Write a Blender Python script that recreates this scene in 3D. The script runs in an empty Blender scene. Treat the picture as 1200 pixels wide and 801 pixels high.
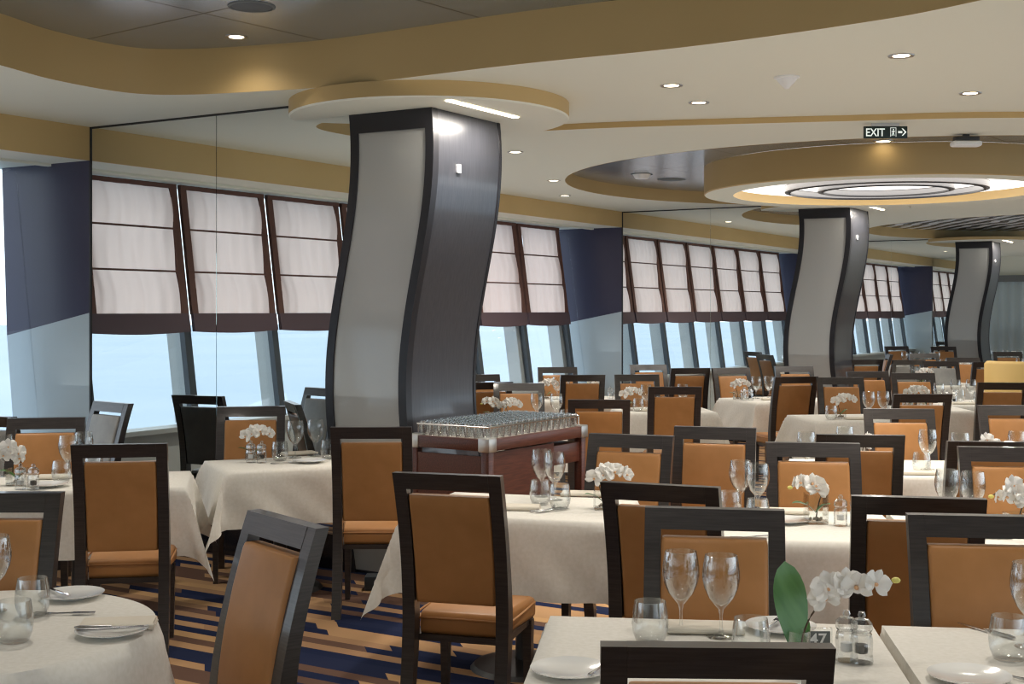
import bpy, bmesh, math, random
from mathutils import Vector, Matrix
from mathutils.geometry import tessellate_polygon
random.seed(7)
PI = math.pi
SC = bpy.context.scene
COL = SC.collection

# ------------------------------------------------------------------ camera, world, exposure
F = 1500.0            # focal length in pixels of the 1200 px wide frame
HOR = 363.0           # row of the horizon
EYE = 1.7
cd = bpy.data.cameras.new('camera'); cam = bpy.data.objects.new('camera', cd); COL.objects.link(cam)
cam.location = (0, 0, EYE); cam.rotation_euler = (PI/2, 0, 0)
cd.sensor_width = 36; cd.lens = 36*F/1200; cd.shift_y = -(400.5-HOR)/1200
cd.clip_start = 0.05; cd.clip_end = 5000
SC.camera = cam
SC.view_settings.view_transform = 'Standard'; SC.view_settings.look = 'None'
SC.view_settings.gamma = 1; SC.view_settings.use_curve_mapping = False
SC.view_settings.exposure = 0.6
SC.cycles.max_bounces = 10; SC.cycles.transparent_max_bounces = 24
SC.cycles.transmission_bounces = 10; SC.cycles.glossy_bounces = 6; SC.cycles.diffuse_bounces = 5
SC.cycles.caustics_reflective = False; SC.cycles.caustics_refractive = False
SC.cycles.sample_clamp_indirect = 4.0
SC.cycles.use_denoising = True
SC.cycles.filter_width = 1.2
WORLD_K = 1.5
world = bpy.data.worlds.new('world'); SC.world = world; world.use_nodes = True
bg = world.node_tree.nodes['Background']
bg.inputs[0].default_value = (0.80, 0.91, 1.0, 1); bg.inputs[1].default_value = WORLD_K
DOWNLIGHT_W = 75.0
DRUM_W = 30.0
WARM = (1.0, 0.93, 0.83)

# room axes: X away from the windows, Y along the window wall; the camera looks 31 degrees off Y
CA, SA = 0.8575, 0.5145
ROOMROT = math.atan2(-SA, CA)
def rc(X, Y, z=0.0):                       # room -> world
    return Vector((CA*X + SA*Y, -SA*X + CA*Y, z))
def at(px, py, z):                         # ray through a pixel of the 1200x801 frame, cut at height z
    Y = (EYE - z)*F/(py - HOR)
    return Vector(((px-600)/F*Y, Y, z))
def atd(px, Y, z=0.0):
    return Vector(((px-600)/F*Y, Y, z))

# unseen area light added to brighten the ceiling, in place of bounced daylight
up = bpy.data.lights.new('added_ceiling_fill', 'AREA'); up.shape = 'RECTANGLE'; up.size = 15.5; up.size_y = 39; up.energy = 330; up.color = (.97, 1.0, .97)
uo = bpy.data.objects.new('added_ceiling_fill', up); COL.objects.link(uo); uo.location = rc(-.2, 13.8, 1.13); uo.rotation_euler = (PI, 0, ROOMROT); uo.visible_glossy = False

# ------------------------------------------------------------------ materials
MATS = {}
def pmat(name, col, rough=0.5, metal=0.0, spec=0.5, coat=0.0, trans=0.0, ior=1.45, emis=None, es=0.0, sheen=0.0):
    m = bpy.data.materials.new(name); m.use_nodes = True
    b = m.node_tree.nodes['Principled BSDF']
    b.inputs['Base Color'].default_value = (*col, 1); b.inputs['Roughness'].default_value = rough
    b.inputs['Metallic'].default_value = metal; b.inputs['Specular IOR Level'].default_value = spec
    b.inputs['Coat Weight'].default_value = coat; b.inputs['Coat Roughness'].default_value = 0.08
    b.inputs['Transmission Weight'].default_value = trans; b.inputs['IOR'].default_value = ior
    b.inputs['Sheen Weight'].default_value = sheen
    if emis: b.inputs['Emission Color'].default_value = (*emis, 1); b.inputs['Emission Strength'].default_value = es
    MATS[name] = m
    return m
def nodes(m): return m.node_tree.nodes, m.node_tree.links, m.node_tree.nodes['Principled BSDF']
def add_noise(m, c1, c2, scale=(1, 1, 1), nscale=5, detail=4, bump=0.0, coord='Object', bdist=0.01):
    N, L, b = nodes(m)
    tc = N.new('ShaderNodeTexCoord'); mp = N.new('ShaderNodeMapping'); mp.inputs['Scale'].default_value = scale
    no = N.new('ShaderNodeTexNoise'); no.inputs['Scale'].default_value = nscale; no.inputs['Detail'].default_value = detail
    L.new(tc.outputs[coord], mp.inputs[0]); L.new(mp.outputs[0], no.inputs['Vector'])
    r = N.new('ShaderNodeValToRGB'); r.color_ramp.elements[0].position = 0.32; r.color_ramp.elements[1].position = 0.68
    r.color_ramp.elements[0].color = (*c1, 1); r.color_ramp.elements[1].color = (*c2, 1)
    L.new(no.outputs['Fac'], r.inputs[0]); L.new(r.outputs[0], b.inputs['Base Color'])
    if bump:
        bp = N.new('ShaderNodeBump'); bp.inputs['Strength'].default_value = bump; bp.inputs['Distance'].default_value = bdist
        L.new(no.outputs['Fac'], bp.inputs['Height']); L.new(bp.outputs[0], b.inputs['Normal'])
    return m

wood = add_noise(pmat('dark_wood', (.03, .02, .015), .33, spec=.7, coat=.35), (.017, .013, .012), (.038, .030, .028), (3, 3, 60), 3, 6, .05)
leather = add_noise(pmat('tan_leather', (.42, .17, .05), .42, spec=.45), (.38, .175, .058), (.44, .205, .072), (1, 1, 1), 9, 3, .12, bdist=.004)
greyleather = add_noise(pmat('grey_leather', (.2, .2, .19), .45), (.27, .27, .26), (.34, .33, .31), (1, 1, 1), 9, 3, .12, bdist=.004)
cloth = add_noise(pmat('white_cloth', (.75, .72, .66), .8, spec=.15, sheen=.1), (.72, .69, .62), (.78, .75, .69), (1, 1, 1), 60, 2, .08, bdist=.002)
napkinm = pmat('napkin_cloth', (.72, .66, .56), .8, spec=.15)
china = pmat('white_china', (.82, .82, .80), .12, spec=.6, coat=.5)
steel = pmat('steel', (.62, .62, .63), .18, 1.0)
brushed = pmat('brushed_steel', (.60, .58, .55), .35, 1.0)
petalm = pmat('petal', (.86, .84, .80), .5, spec=.3)
MATS['petal'].node_tree.nodes['Principled BSDF'].inputs['Subsurface Weight'].default_value = .0
budm = pmat('bud', (.72, .66, .18), .5)
lipm = pmat('lip', (.75, .45, .25), .5)
leafm = add_noise(pmat('leaf_green', (.05, .16, .03), .3, spec=.5), (.045, .14, .03), (.09, .22, .06), (1, 8, 1), 6, 3)
stemm = pmat('stem', (.08, .05, .03), .5)
pepperm = pmat('peppercorns', (.03, .025, .02), .6)
pebble = pmat('pebbles', (.35, .28, .22), .6)
ceilm = pmat('cream_ceiling', (.76, .76, .66), .6, spec=.3)
goldm = add_noise(pmat('gold_paint', (.55, .38, .15), .45, spec=.4), (.56, .39, .17), (.62, .44, .20), (1, 1, 1), .8, 2)
darkceil = pmat('dark_ceiling_tile', (.10, .115, .135), .22, .75)
finm = pmat('fin_shaded_upper', (.05, .048, .085), .28, spec=.4)  # shade beside the blinds put into the upper fin colour
finlow = pmat('fin_lit_lower', (.46, .53, .56), .35, spec=.5)  # window light below the blinds put into the lower fin colour
mirrorm = pmat('mirror', (.86, .89, .88), 0.0, 1.0)
blackgloss = pmat('black_gloss', (.012, .012, .016), .15, spec=.5)
colside = add_noise(pmat('column_wood', (.05, .045, .05), .30, spec=.7, coat=.5), (.030, .032, .040), (.044, .045, .055), (12, 12, .8), 6, 6, .02)  # bluish cast puts the window reflection into the wood colour
colframe = pmat('column_edge', (.018, .018, .022), .3, spec=.5)
colpanel = add_noise(pmat('column_panel', (.36, .355, .345), .28, spec=.5, coat=1.0), (.36, .36, .345), (.40, .40, .385), (300, 300, 300), 3, 1)
greypaint = pmat('grey_paint', (.50, .53, .52), .5)
mullm = pmat('mullion', (.05, .06, .07), .35)
seam = pmat('seam', (.03, .03, .03), .5)
whitep = pmat('white_plastic', (.8, .8, .8), .4)
blackp = pmat('black_plastic', (.03, .03, .03), .4)
trolwood = add_noise(pmat('trolley_wood', (.10, .03, .018), .3, spec=.6), (.075, .022, .014), (.13, .042, .026), (3, 40, 40), 3, 5)
brownb = pmat('brown_band', (.13, .06, .045), .7)
valm = pmat('valance', (.10, .065, .075), .7)
curtm = pmat('curtain', (.38, .45, .47), .7)
tanup = pmat('tan_upholstery', (.62, .42, .15), .6)
lampm = pmat('lamp_warm', (1, .9, .7), .5, emis=(1, .86, .62), es=6.0)
drumlit = pmat('drum_lit', (.9, .9, .9), .5, emis=(1, .95, .88), es=.9)
ringgrey = pmat('ring_grey', (.22, .22, .23), .4)
signm = pmat('sign_dark', (.015, .03, .028), .4)
signw = pmat('sign_white', (.8, .85, .8), .5, emis=(.8, .9, .85), es=.35)
greyplate = pmat('number_plate', (.13, .14, .14), .5)

# blind fabric: diffuse + translucent
fabric = bpy.data.materials.new('blind_fabric'); fabric.use_nodes = True
N, L = fabric.node_tree.nodes, fabric.node_tree.links; N.clear()
o_ = N.new('ShaderNodeOutputMaterial'); mx = N.new('ShaderNodeMixShader'); df = N.new('ShaderNodeBsdfDiffuse'); tr = N.new('ShaderNodeBsdfTranslucent')
df.inputs[0].default_value = (.66, .43, .34, 1); tr.inputs[0].default_value = (.97, .72, .60, 1); mx.inputs[0].default_value = .8
L.new(df.outputs[0], mx.inputs[1]); L.new(tr.outputs[0], mx.inputs[2]); L.new(mx.outputs[0], o_.inputs[0])
# window glass: clear with a slight reflection
wglass = bpy.data.materials.new('window_glass'); wglass.use_nodes = True
N, L = wglass.node_tree.nodes, wglass.node_tree.links; N.clear()
o_ = N.new('ShaderNodeOutputMaterial'); mx = N.new('ShaderNodeMixShader'); t_ = N.new('ShaderNodeBsdfTransparent'); g_ = N.new('ShaderNodeBsdfGlossy')
g_.inputs['Roughness'].default_value = 0.0; t_.inputs[0].default_value = (.98, .99, 1.0, 1); mx.inputs[0].default_value = .06
L.new(t_.outputs[0], mx.inputs[1]); L.new(g_.outputs[0], mx.inputs[2]); L.new(mx.outputs[0], o_.inputs[0])

def thin_glass(name, tint, edge, base):
    m = bpy.data.materials.new(name); m.use_nodes = True
    N, L = m.node_tree.nodes, m.node_tree.links; N.clear()
    o_ = N.new('ShaderNodeOutputMaterial'); mx = N.new('ShaderNodeMixShader'); t_ = N.new('ShaderNodeBsdfTransparent'); g_ = N.new('ShaderNodeBsdfGlossy')
    g_.inputs['Roughness'].default_value = .03; t_.inputs[0].default_value = (*tint, 1)
    lw = N.new('ShaderNodeLayerWeight'); lw.inputs[0].default_value = edge
    ma = N.new('ShaderNodeMath'); ma.operation = 'MULTIPLY_ADD'; ma.inputs[1].default_value = .8; ma.inputs[2].default_value = base; ma.use_clamp = True
    L.new(lw.outputs['Facing'], ma.inputs[0]); L.new(ma.outputs[0], mx.inputs[0]); L.new(t_.outputs[0], mx.inputs[1]); L.new(g_.outputs[0], mx.inputs[2]); L.new(mx.outputs[0], o_.inputs[0])
    return m
glass = thin_glass('clear_glass', (.97, .98, .98), .34, .015)
cutglass = thin_glass('cut_glass', (.96, .97, .97), .45, .10)
# striped carpet in room axes
def carpet_mat():
    m = pmat('striped_carpet', (.3, .2, .1), .95, spec=.05); N, L, b = nodes(m)
    g = N.new('ShaderNodeNewGeometry'); s = N.new('ShaderNodeSeparateXYZ'); L.new(g.outputs['Position'], s.inputs[0])
    def M(op, a, bb=None, c=None):
        n = N.new('ShaderNodeMath'); n.operation = op
        for i, v in enumerate((a, bb, c)):
            if v is None: continue
            if isinstance(v, (int, float)): n.inputs[i].default_value = v
            else: L.new(v, n.inputs[i])
        return n.outputs[0]
    X = M('SUBTRACT', M('MULTIPLY', s.outputs[0], CA), M('MULTIPLY', s.outputs[1], SA))
    Y = M('ADD', M('MULTIPLY', s.outputs[0], SA), M('MULTIPLY', s.outputs[1], CA))
    ry = M('DIVIDE', Y, 0.082)
    row = M('FLOOR', ry); fy = M('FRACT', ry)
    w1 = N.new('ShaderNodeTexWhiteNoise'); w1.noise_dimensions = '1D'; L.new(row, w1.inputs['W'])
    xx = M('ADD', M('ADD', M('DIVIDE', X, 0.8), M('MULTIPLY', w1.outputs[0], 7.3)), M('MULTIPLY', fy, 0.10))
    cell = M('FLOOR', xx)
    cmb = N.new('ShaderNodeCombineXYZ'); L.new(cell, cmb.inputs[0]); L.new(row, cmb.inputs[1])
    w2 = N.new('ShaderNodeTexWhiteNoise'); w2.noise_dimensions = '3D'; L.new(cmb.outputs[0], w2.inputs['Vector'])
    # neighbouring rows alternate between light and dark families
    par = M('MULTIPLY', M('MODULO', M('ABSOLUTE', row), 2.0), 0.22)
    val = M('ADD', M('MULTIPLY', w2.outputs[0], 0.78), par)
    r = N.new('ShaderNodeValToRGB'); r.color_ramp.interpolation = 'CONSTANT'
    e = r.color_ramp.elements; e[0].position = 0; e[0].color = (.016, .022, .055, 1)
    e[1].position = .22; e[1].color = (.13, .075, .055, 1)
    for p, c in ((.42, (.42, .25, .13)), (.60, (.48, .29, .14)), (.70, (.020, .026, .06)), (.84, (.34, .20, .11))):
        q = e.new(p); q.color = (*c, 1)
    L.new(val, r.inputs[0])
    no = N.new('ShaderNodeTexNoise'); no.inputs['Scale'].default_value = 350
    mixn = N.new('ShaderNodeMix'); mixn.data_type = 'RGBA'; mixn.blend_type = 'MULTIPLY'; mixn.inputs[0].default_value = .35
    L.new(r.outputs[0], mixn.inputs[6]); L.new(no.outputs['Color'], mixn.inputs[7])
    L.new(r.outputs[0], b.inputs['Base Color'])
    bp = N.new('ShaderNodeBump'); bp.inputs['Strength'].default_value = .4; bp.inputs['Distance'].default_value = .004
    L.new(no.outputs['Fac'], bp.inputs['Height']); L.new(bp.outputs[0], b.inputs['Normal'])
    return m
carpet = carpet_mat()

def tile_mat():
    N, L, b = nodes(darkceil)
    g = N.new('ShaderNodeNewGeometry'); mp = N.new('ShaderNodeMapping'); mp.vector_type = 'POINT'
    mp.inputs['Rotation'].default_value = (0, 0, 0.54 + .12)
    br = N.new('ShaderNodeTexBrick'); br.offset = 0.0; br.inputs['Scale'].default_value = 1.0
    br.inputs['Brick Width'].default_value = 1.15; br.inputs['Row Height'].default_value = 1.15; br.inputs['Mortar Size'].default_value = .008
    br.inputs['Color1'].default_value = (.36, .41, .47, 1); br.inputs['Color2'].default_value = (.38, .42, .48, 1); br.inputs['Mortar'].default_value = (.05, .05, .06, 1)
    L.new(g.outputs['Position'], mp.inputs[0]); L.new(mp.outputs[0], br.inputs[0]); L.new(br.outputs[0], b.inputs['Base Color'])
tile_mat()

def silver_mat():
    m = pmat('silver_slats', (.6, .6, .62), .25, .35); N, L, b = nodes(m)
    g = N.new('ShaderNodeNewGeometry'); wv = N.new('ShaderNodeTexWave'); wv.inputs['Scale'].default_value = 1.1; wv.inputs['Distortion'].default_value = 5; wv.inputs['Detail'].default_value = 3
    L.new(g.outputs['Position'], wv.inputs['Vector'])
    r = N.new('ShaderNodeValToRGB'); r.color_ramp.elements[0].color = (.03, .035, .05, 1); r.color_ramp.elements[1].color = (.85, .86, .88, 1)
    r.color_ramp.elements[0].position = .42; r.color_ramp.elements[1].position = .58
    L.new(wv.outputs['Fac'], r.inputs[0]); L.new(r.outputs[0], b.inputs['Base Color'])
    return m
silver = silver_mat()

# ------------------------------------------------------------------ mesh helpers
def finish(name, bm, mat, parent=None, loc=None, rotz=0, smooth=True, ang=0.6):
    if smooth:
        bm.normal_update()
        for f in bm.faces: f.smooth = True
        for e in bm.edges:
            if len(e.link_faces) == 2 and e.calc_face_angle(0) > ang: e.smooth = False
    me = bpy.data.meshes.new(name); bm.to_mesh(me); bm.free(); me.materials.append(mat)
    o = bpy.data.objects.new(name, me); COL.objects.link(o)
    if parent: o.parent = parent
    if loc is not None: o.location = loc
    if rotz: o.rotation_euler.z = rotz
    return o
def tag(o, label, cat, group=None):
    o['label'] = label; o['category'] = cat
    if group: o['group'] = group
    return o
def thing(name, label, cat, loc=(0, 0, 0), rotz=0, group=None):
    o = bpy.data.objects.new(name, None); COL.objects.link(o); o.empty_display_size = .1
    o.location = loc; o.rotation_euler = (0, 0, rotz)
    return tag(o, label, cat, group)
def struct(name, bm, mat, smooth=False, parent=None):
    o = finish(name, bm, mat, parent, smooth=smooth)
    if not parent: o['kind'] = 'structure'
    return o
def copytree(o, parent=None):
    c = o.copy(); COL.objects.link(c); c.parent = parent
    for ch in list(o.children): copytree(ch, c)
    return c
def box(bm, x0, x1, y0, y1, z0, z1, bev=0.0, M=None, seg=2):
    vs = [bm.verts.new((x, y, z)) for x in (x0, x1) for y in (y0, y1) for z in (z0, z1)]
    fs = [bm.faces.new([vs[i] for i in q]) for q in ((0, 1, 3, 2), (4, 6, 7, 5), (0, 4, 5, 1), (2, 3, 7, 6), (0, 2, 6, 4), (1, 5, 7, 3))]
    geo = list(vs)
    if bev:
        es = list({e for f in fs for e in f.edges})
        r = bmesh.ops.bevel(bm, geom=es, offset=bev, segments=seg, profile=.5, affect='EDGES')
        geo = list({v for f in r['faces'] for v in f.verts} | {v for v in vs if v.is_valid})
    if M is not None:
        for v in geo: v.co = M @ v.co
    return geo
def boxobj(name, mat, dims, parent=None, bev=0.0, M=None, **k):
    bm = bmesh.new(); box(bm, *dims, bev=bev, M=M); return finish(name, bm, mat, parent, **k)
def rbox(bm, X0, X1, Y0, Y1, z0, z1):           # box in room coordinates
    c = [rc(X, Y, z) for X in (X0, X1) for Y in (Y0, Y1) for z in (z0, z1)]
    vs = [bm.verts.new(p) for p in c]
    for q in ((0, 1, 3, 2), (4, 6, 7, 5), (0, 4, 5, 1), (2, 3, 7, 6), (0, 2, 6, 4), (1, 5, 7, 3)): bm.faces.new([vs[i] for i in q])
def hexa(bm, pts):                               # 8 points: 4 bottom (ccw) + 4 top
    vs = [bm.verts.new(p) for p in pts]
    for q in ((3, 2, 1, 0), (4, 5, 6, 7), (0, 1, 5, 4), (1, 2, 6, 5), (2, 3, 7, 6), (3, 0, 4, 7)): bm.faces.new([vs[i] for i in q])
def lathe(bm, prof, seg=20, M=None, closed=False):
    rings = []
    for r, z in prof:
        if r < 1e-5: rings.append([bm.verts.new((0, 0, z))])
        else: rings.append([bm.verts.new((r*math.cos(2*PI*k/seg), r*math.sin(2*PI*k/seg), z)) for k in range(seg)])
    pairs = list(zip(rings, rings[1:]))
    if closed: pairs.append((rings[-1], rings[0]))
    for a, b in pairs:
        for k in range(seg):
            k2 = (k+1) % seg
            if len(a) == 1 and len(b) == 1: continue
            if len(a) == 1: bm.faces.new((a[0], b[k2], b[k]))
            elif len(b) == 1: bm.faces.new((a[k], a[k2], b[0]))
            else: bm.faces.new((a[k], a[k2], b[k2], b[k]))
    if M is not None:
        for rg in rings:
            for v in rg: v.co = M @ v.co
def tube(bm, pts, r, seg=8, caps=True):
    pts = [Vector(p) for p in pts]; rings = []
    for i, p in enumerate(pts):
        t = (pts[min(i+1, len(pts)-1)] - pts[max(i-1, 0)]).normalized()
        up = Vector((0, 0, 1)) if abs(t.z) < .9 else Vector((1, 0, 0))
        a = t.cross(up).normalized(); b = a.cross(t)
        rr = r[i] if isinstance(r, (list, tuple)) else r
        rings.append([bm.verts.new(p + (a*math.cos(2*PI*k/seg) + b*math.sin(2*PI*k/seg))*rr) for k in range(seg)])
    for A, B in zip(rings, rings[1:]):
        for k in range(seg): bm.faces.new((A[k], A[(k+1) % seg], B[(k+1) % seg], B[k]))
    if caps: bm.faces.new(rings[0][::-1]); bm.faces.new(rings[-1])
def flatpoly(bm, outer, holes, z):
    loops = [[Vector((p[0], p[1], 0)) for p in outer]] + [[Vector((p[0], p[1], 0)) for p in h] for h in holes]
    allp = [p for l in loops for p in l]
    tris = tessellate_polygon(loops)
    vs = [bm.verts.new((p.x, p.y, z)) for p in allp]
    for t in tris:
        try: bm.faces.new([vs[i] for i in t])
        except ValueError: pass
def fascia(bm, pts, z0, z1, closed=True, th=0.02):
    n = len(pts); a = [bm.verts.new((p[0], p[1], z0)) for p in pts]; b = [bm.verts.new((p[0], p[1], z1)) for p in pts]
    for i in range(n if closed else n-1):
        j = (i+1) % n; bm.faces.new((a[i], a[j], b[j], b[i]))
def circ(c, r, n=72): return [(c[0]+r*math.cos(2*PI*k/n), c[1]+r*math.sin(2*PI*k/n)) for k in range(n)]
def smoothline(pts, n=10, closed=False):
    out = []; m = len(pts)
    for i in range(m if closed else m-1):
        p = [Vector(pts[(i+k) % m] if closed else pts[min(max(i+k, 0), m-1)]) for k in (-1, 0, 1, 2)]
        for s in range(n):
            t = s/n
            out.append(tuple(.5*((2*p[1]) + (-p[0]+p[2])*t + (2*p[0]-5*p[1]+4*p[2]-p[3])*t*t + (-p[0]+3*p[1]-3*p[2]+p[3])*t**3)))
    if not closed: out.append(tuple(pts[-1]))
    return out

# ------------------------------------------------------------------ room shell
YB, YE, XR, XW = -6.0, 33.7, 8.0, -8.45
ZA, ZB, ZR, ZL = 3.07, 3.03, 3.36, 2.82     # near ceiling, far ceiling, dark recess, window ledge
bm = bmesh.new(); vs = [bm.verts.new(rc(*p, 0)) for p in ((XW-.3, YB), (XR, YB), (XR, YE), (XW-.3, YE))]; bm.faces.new(vs)
struct('floor', bm, carpet)
sea = bmesh.new(); S_ = 1500
vs = [sea.verts.new((x, y, -16)) for x, y in ((-S_, -S_), (S_, -S_), (S_, S_), (-S_, S_))]; sea.faces.new(vs)
seam_ = add_noise(pmat('sea', (.42, .56, .66), .5, spec=.3), (.31, .40, .49), (.36, .44, .52), (1, .3, 1), .02, 6)
struct('sea', sea, seam_)

# curved edge between the two ceiling levels
step = smoothline([(-3.95, 10.95), (-3.0, 10.6), (-1.6, 10.1), (-.06, 9.6), (.87, 9.3), (2.4, 9.0), (3.5, 8.85), (6, 8.9), (9, 9.5), (12.5, 10.4), (16.6, 11.3)], 6)
rec1 = smoothline([(-2.87, 7.13), (-2.72, 7.62), (-2.43, 8.06), (-2.09, 8.14), (-1.6, 8.02), (-1.04, 7.80), (0, 7.15), (.89, 6.67), (1.63, 6.13), (2.07, 5.66), (3.0, 4.3), (3.5, 2.4), (3.2, .2), (1.5, -1.4), (-.8, -1.7), (-2.6, -.6), (-3.4, 1.6), (-3.5, 4.0), (-3.25, 5.9)], 6, True)
c1 = (3.79, 13.0); R1 = 3.25; RD = 1.82
c2 = (9.4, 20.6); R2 = 3.6
bm = bmesh.new()
cw = [rc(XW-.3, YB), rc(XR, YB)]
flatpoly(bm, [tuple(cw[0][:2]), tuple(cw[1][:2])] + [p for p in step[::-1]], [rec1], ZA)
struct('ceiling', bm, ceilm)
bm = bmesh.new()
ce = [rc(XR, YE), rc(XW-.3, YE)]
flatpoly(bm, step + [tuple(ce[0][:2]), tuple(ce[1][:2])], [circ(c1, R1), circ(c2, R2)], ZB)
struct('ceiling_far', bm, ceilm)
bm = bmesh.new(); fascia(bm, step, ZB-.002, ZA+.002, False); struct('trim_1', bm, goldm, True)
bm = bmesh.new(); fascia(bm, rec1, ZA-.002, ZR); struct('trim_2', bm, goldm, True)
bm = bmesh.new(); fascia(bm, circ(c1, R1), ZB-.002, ZB+.14); struct('trim_3', bm, goldm, True)
bm = bmesh.new(); fascia(bm, circ(c2, R2), ZB-.002, ZB+.16); struct('trim_4', bm, goldm, True)
bm = bmesh.new(); flatpoly(bm, rec1, [], ZR-.002); struct('ceiling_dark_recess', bm, darkceil)
bm = bmesh.new(); flatpoly(bm, circ(c1, R1), [], ZB+.14); struct('ceiling_round_recess', bm, darkceil)
bm = bmesh.new(); flatpoly(bm, circ(c2, R2), [], ZB+.16); struct('ceiling_silver_recess', bm, silver)

# window soffit (gold face, cream underside)
bm = bmesh.new(); rbox(bm, -7.67, -7.65, YB, YE, ZL, ZA); struct('trim_5', bm, goldm)
bm = bmesh.new(); rbox(bm, XW-.3, -7.67, YB, YE, ZL, ZL+.04); rbox(bm, -8.12, -8.08, YB, YE, ZL-.02, ZL); struct('trim_6', bm, ceilm)
def wx(z, off=0): return XW + (2.8-z)*.137 + off          # the windows lean outward at the top
# wall under the windows
bm = bmesh.new(); s0 = wx(.70)
hexa(bm, [rc(wx(0)-.12, YB, 0), rc(wx(0), YB, 0), rc(wx(0), YE, 0), rc(wx(0)-.12, YE, 0), rc(s0-.12, YB, .66), rc(s0, YB, .66), rc(s0, YE, .66), rc(s0-.12, YE, .66)])
struct('wall_left', bm, greypaint)
bm = bmesh.new(); rbox(bm, s0-.14, s0+.10, YB, YE, .66, .70); struct('trim_7', bm, greypaint)
# end, back and right walls; unseen back and right openings added for fill light
bm = bmesh.new(); rbox(bm, XW-.3, XR, YE, YE+.1, 0, ZR); struct('wall_end', bm, ceilm)
bm = bmesh.new()
rbox(bm, XW-.3, XR, YB-.1, YB, 0, 1.2); rbox(bm, XW-.3, XR, YB-.1, YB, 2.4, ZR+.1)
for k in range(9): x = XW-.3 + k*(XR-XW+.3)/8; rbox(bm, x-.5, x+.5, YB-.1, YB, 1.2, 2.4)
struct('wall_back', bm, ceilm)
bm = bmesh.new()
rbox(bm, XR, XR+.1, YB, YE, 0, .3); rbox(bm, XR, XR+.1, YB, YE, 3.0, ZR+.1)
for k in range(18): y = YB + k*(YE-YB)/17; rbox(bm, XR, XR+.1, y-.06, y+.06, .3, 3.0)
struct('wall_right', bm, ceilm)
# fins, mirrors, windows and blinds
FINS = [6.6-9.07, 6.6, 15.65, 24.7]
PITCH = 1.14
wi = 0
def blind(Y0, Y1, label, group, proto):
    """roman blind hung in the leaning window"""
    if proto is None:
        t = thing('roman_blind', label, 'window blind', rc(XW, Y0+.0, 0), ROOMROT, group)
        W = PITCH - .05; zt, zb = 2.79, 1.66; X = lambda z: wx(z, .05) - XW
        bm = bmesh.new(); nx, nz = 36, 18; g = []
        for i in range(nx+1):
            r_ = []
            for j in range(nz+1):
                z = zt + (zb-zt)*j/nz; y = .07 + (W-.14)*i/nx + .03
                ph = (j/nz*3) % 1
                d = .009*math.sin(i*1.1 + 1.3*math.sin(j*.5)) + .009*math.sin(i*.45+j*.35) + .014*math.sin(ph*PI)
                r_.append(bm.verts.new((X(z)+d, y, z)))
            g.append(r_)
        for i in range(nx):
            for j in range(nz): bm.faces.new((g[i][j], g[i+1][j], g[i+1][j+1], g[i][j+1]))
        finish('fabric', bm, fabric, t, ang=3)
        for s in (0, 1):
            y0 = .03 + s*(W-.075); bm = bmesh.new()
            hexa(bm, [(X(zb)-.01, y0, zb), (X(zb)+.022, y0, zb), (X(zb)+.022, y0+.075, zb), (X(zb)-.01, y0+.075, zb), (X(zt)-.01, y0, zt), (X(zt)+.022, y0, zt), (X(zt)+.022, y0+.075, zt), (X(zt)-.01, y0+.075, zt)])
            finish('side_band', bm, brownb, t, smooth=False)
        for k in (1, 2):
            z = zt+(zb-zt)*k/3; bm = bmesh.new(); box(bm, X(z)+.008, X(z)+.026, .03, .03+W, z-.008, z+.008); finish('batten', bm, brownb, t, smooth=False)
        bm = bmesh.new(); box(bm, X(zt)-.01, X(zt)+.03, .03, .03+W, zt-.02, zt+.02); finish('head_rail', bm, brownb, t, smooth=False)
        bm = bmesh.new(); n = 16; a = []
        for i in range(n+1):
            y = .03 + W*i/n; sag = .018*math.sin(PI*i/n)
            a.append([bm.verts.new((X(z)+dx, y, z)) for z, dx in ((zb+.01, .03), (zb-.15-sag, .035), (zb-.15-sag, 0.0), (zb+.01, 0.0))])
        for p, q in zip(a, a[1:]):
            for k in range(4): bm.faces.new((p[k], p[(k+1) % 4], q[(k+1) % 4], q[k]))
        bm.faces.new(a[0]); bm.faces.new(a[-1][::-1])
        finish('valance', bm, valm, t)
        return t
    t = copytree(proto); t.location = rc(XW, Y0, 0); t['label'] = label; t['group'] = group; return t
proto_blind = None
bay_names = ['beside the near left pier', 'between the near pier and the S column', 'beyond the second pier', 'in the farthest bay']
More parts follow.
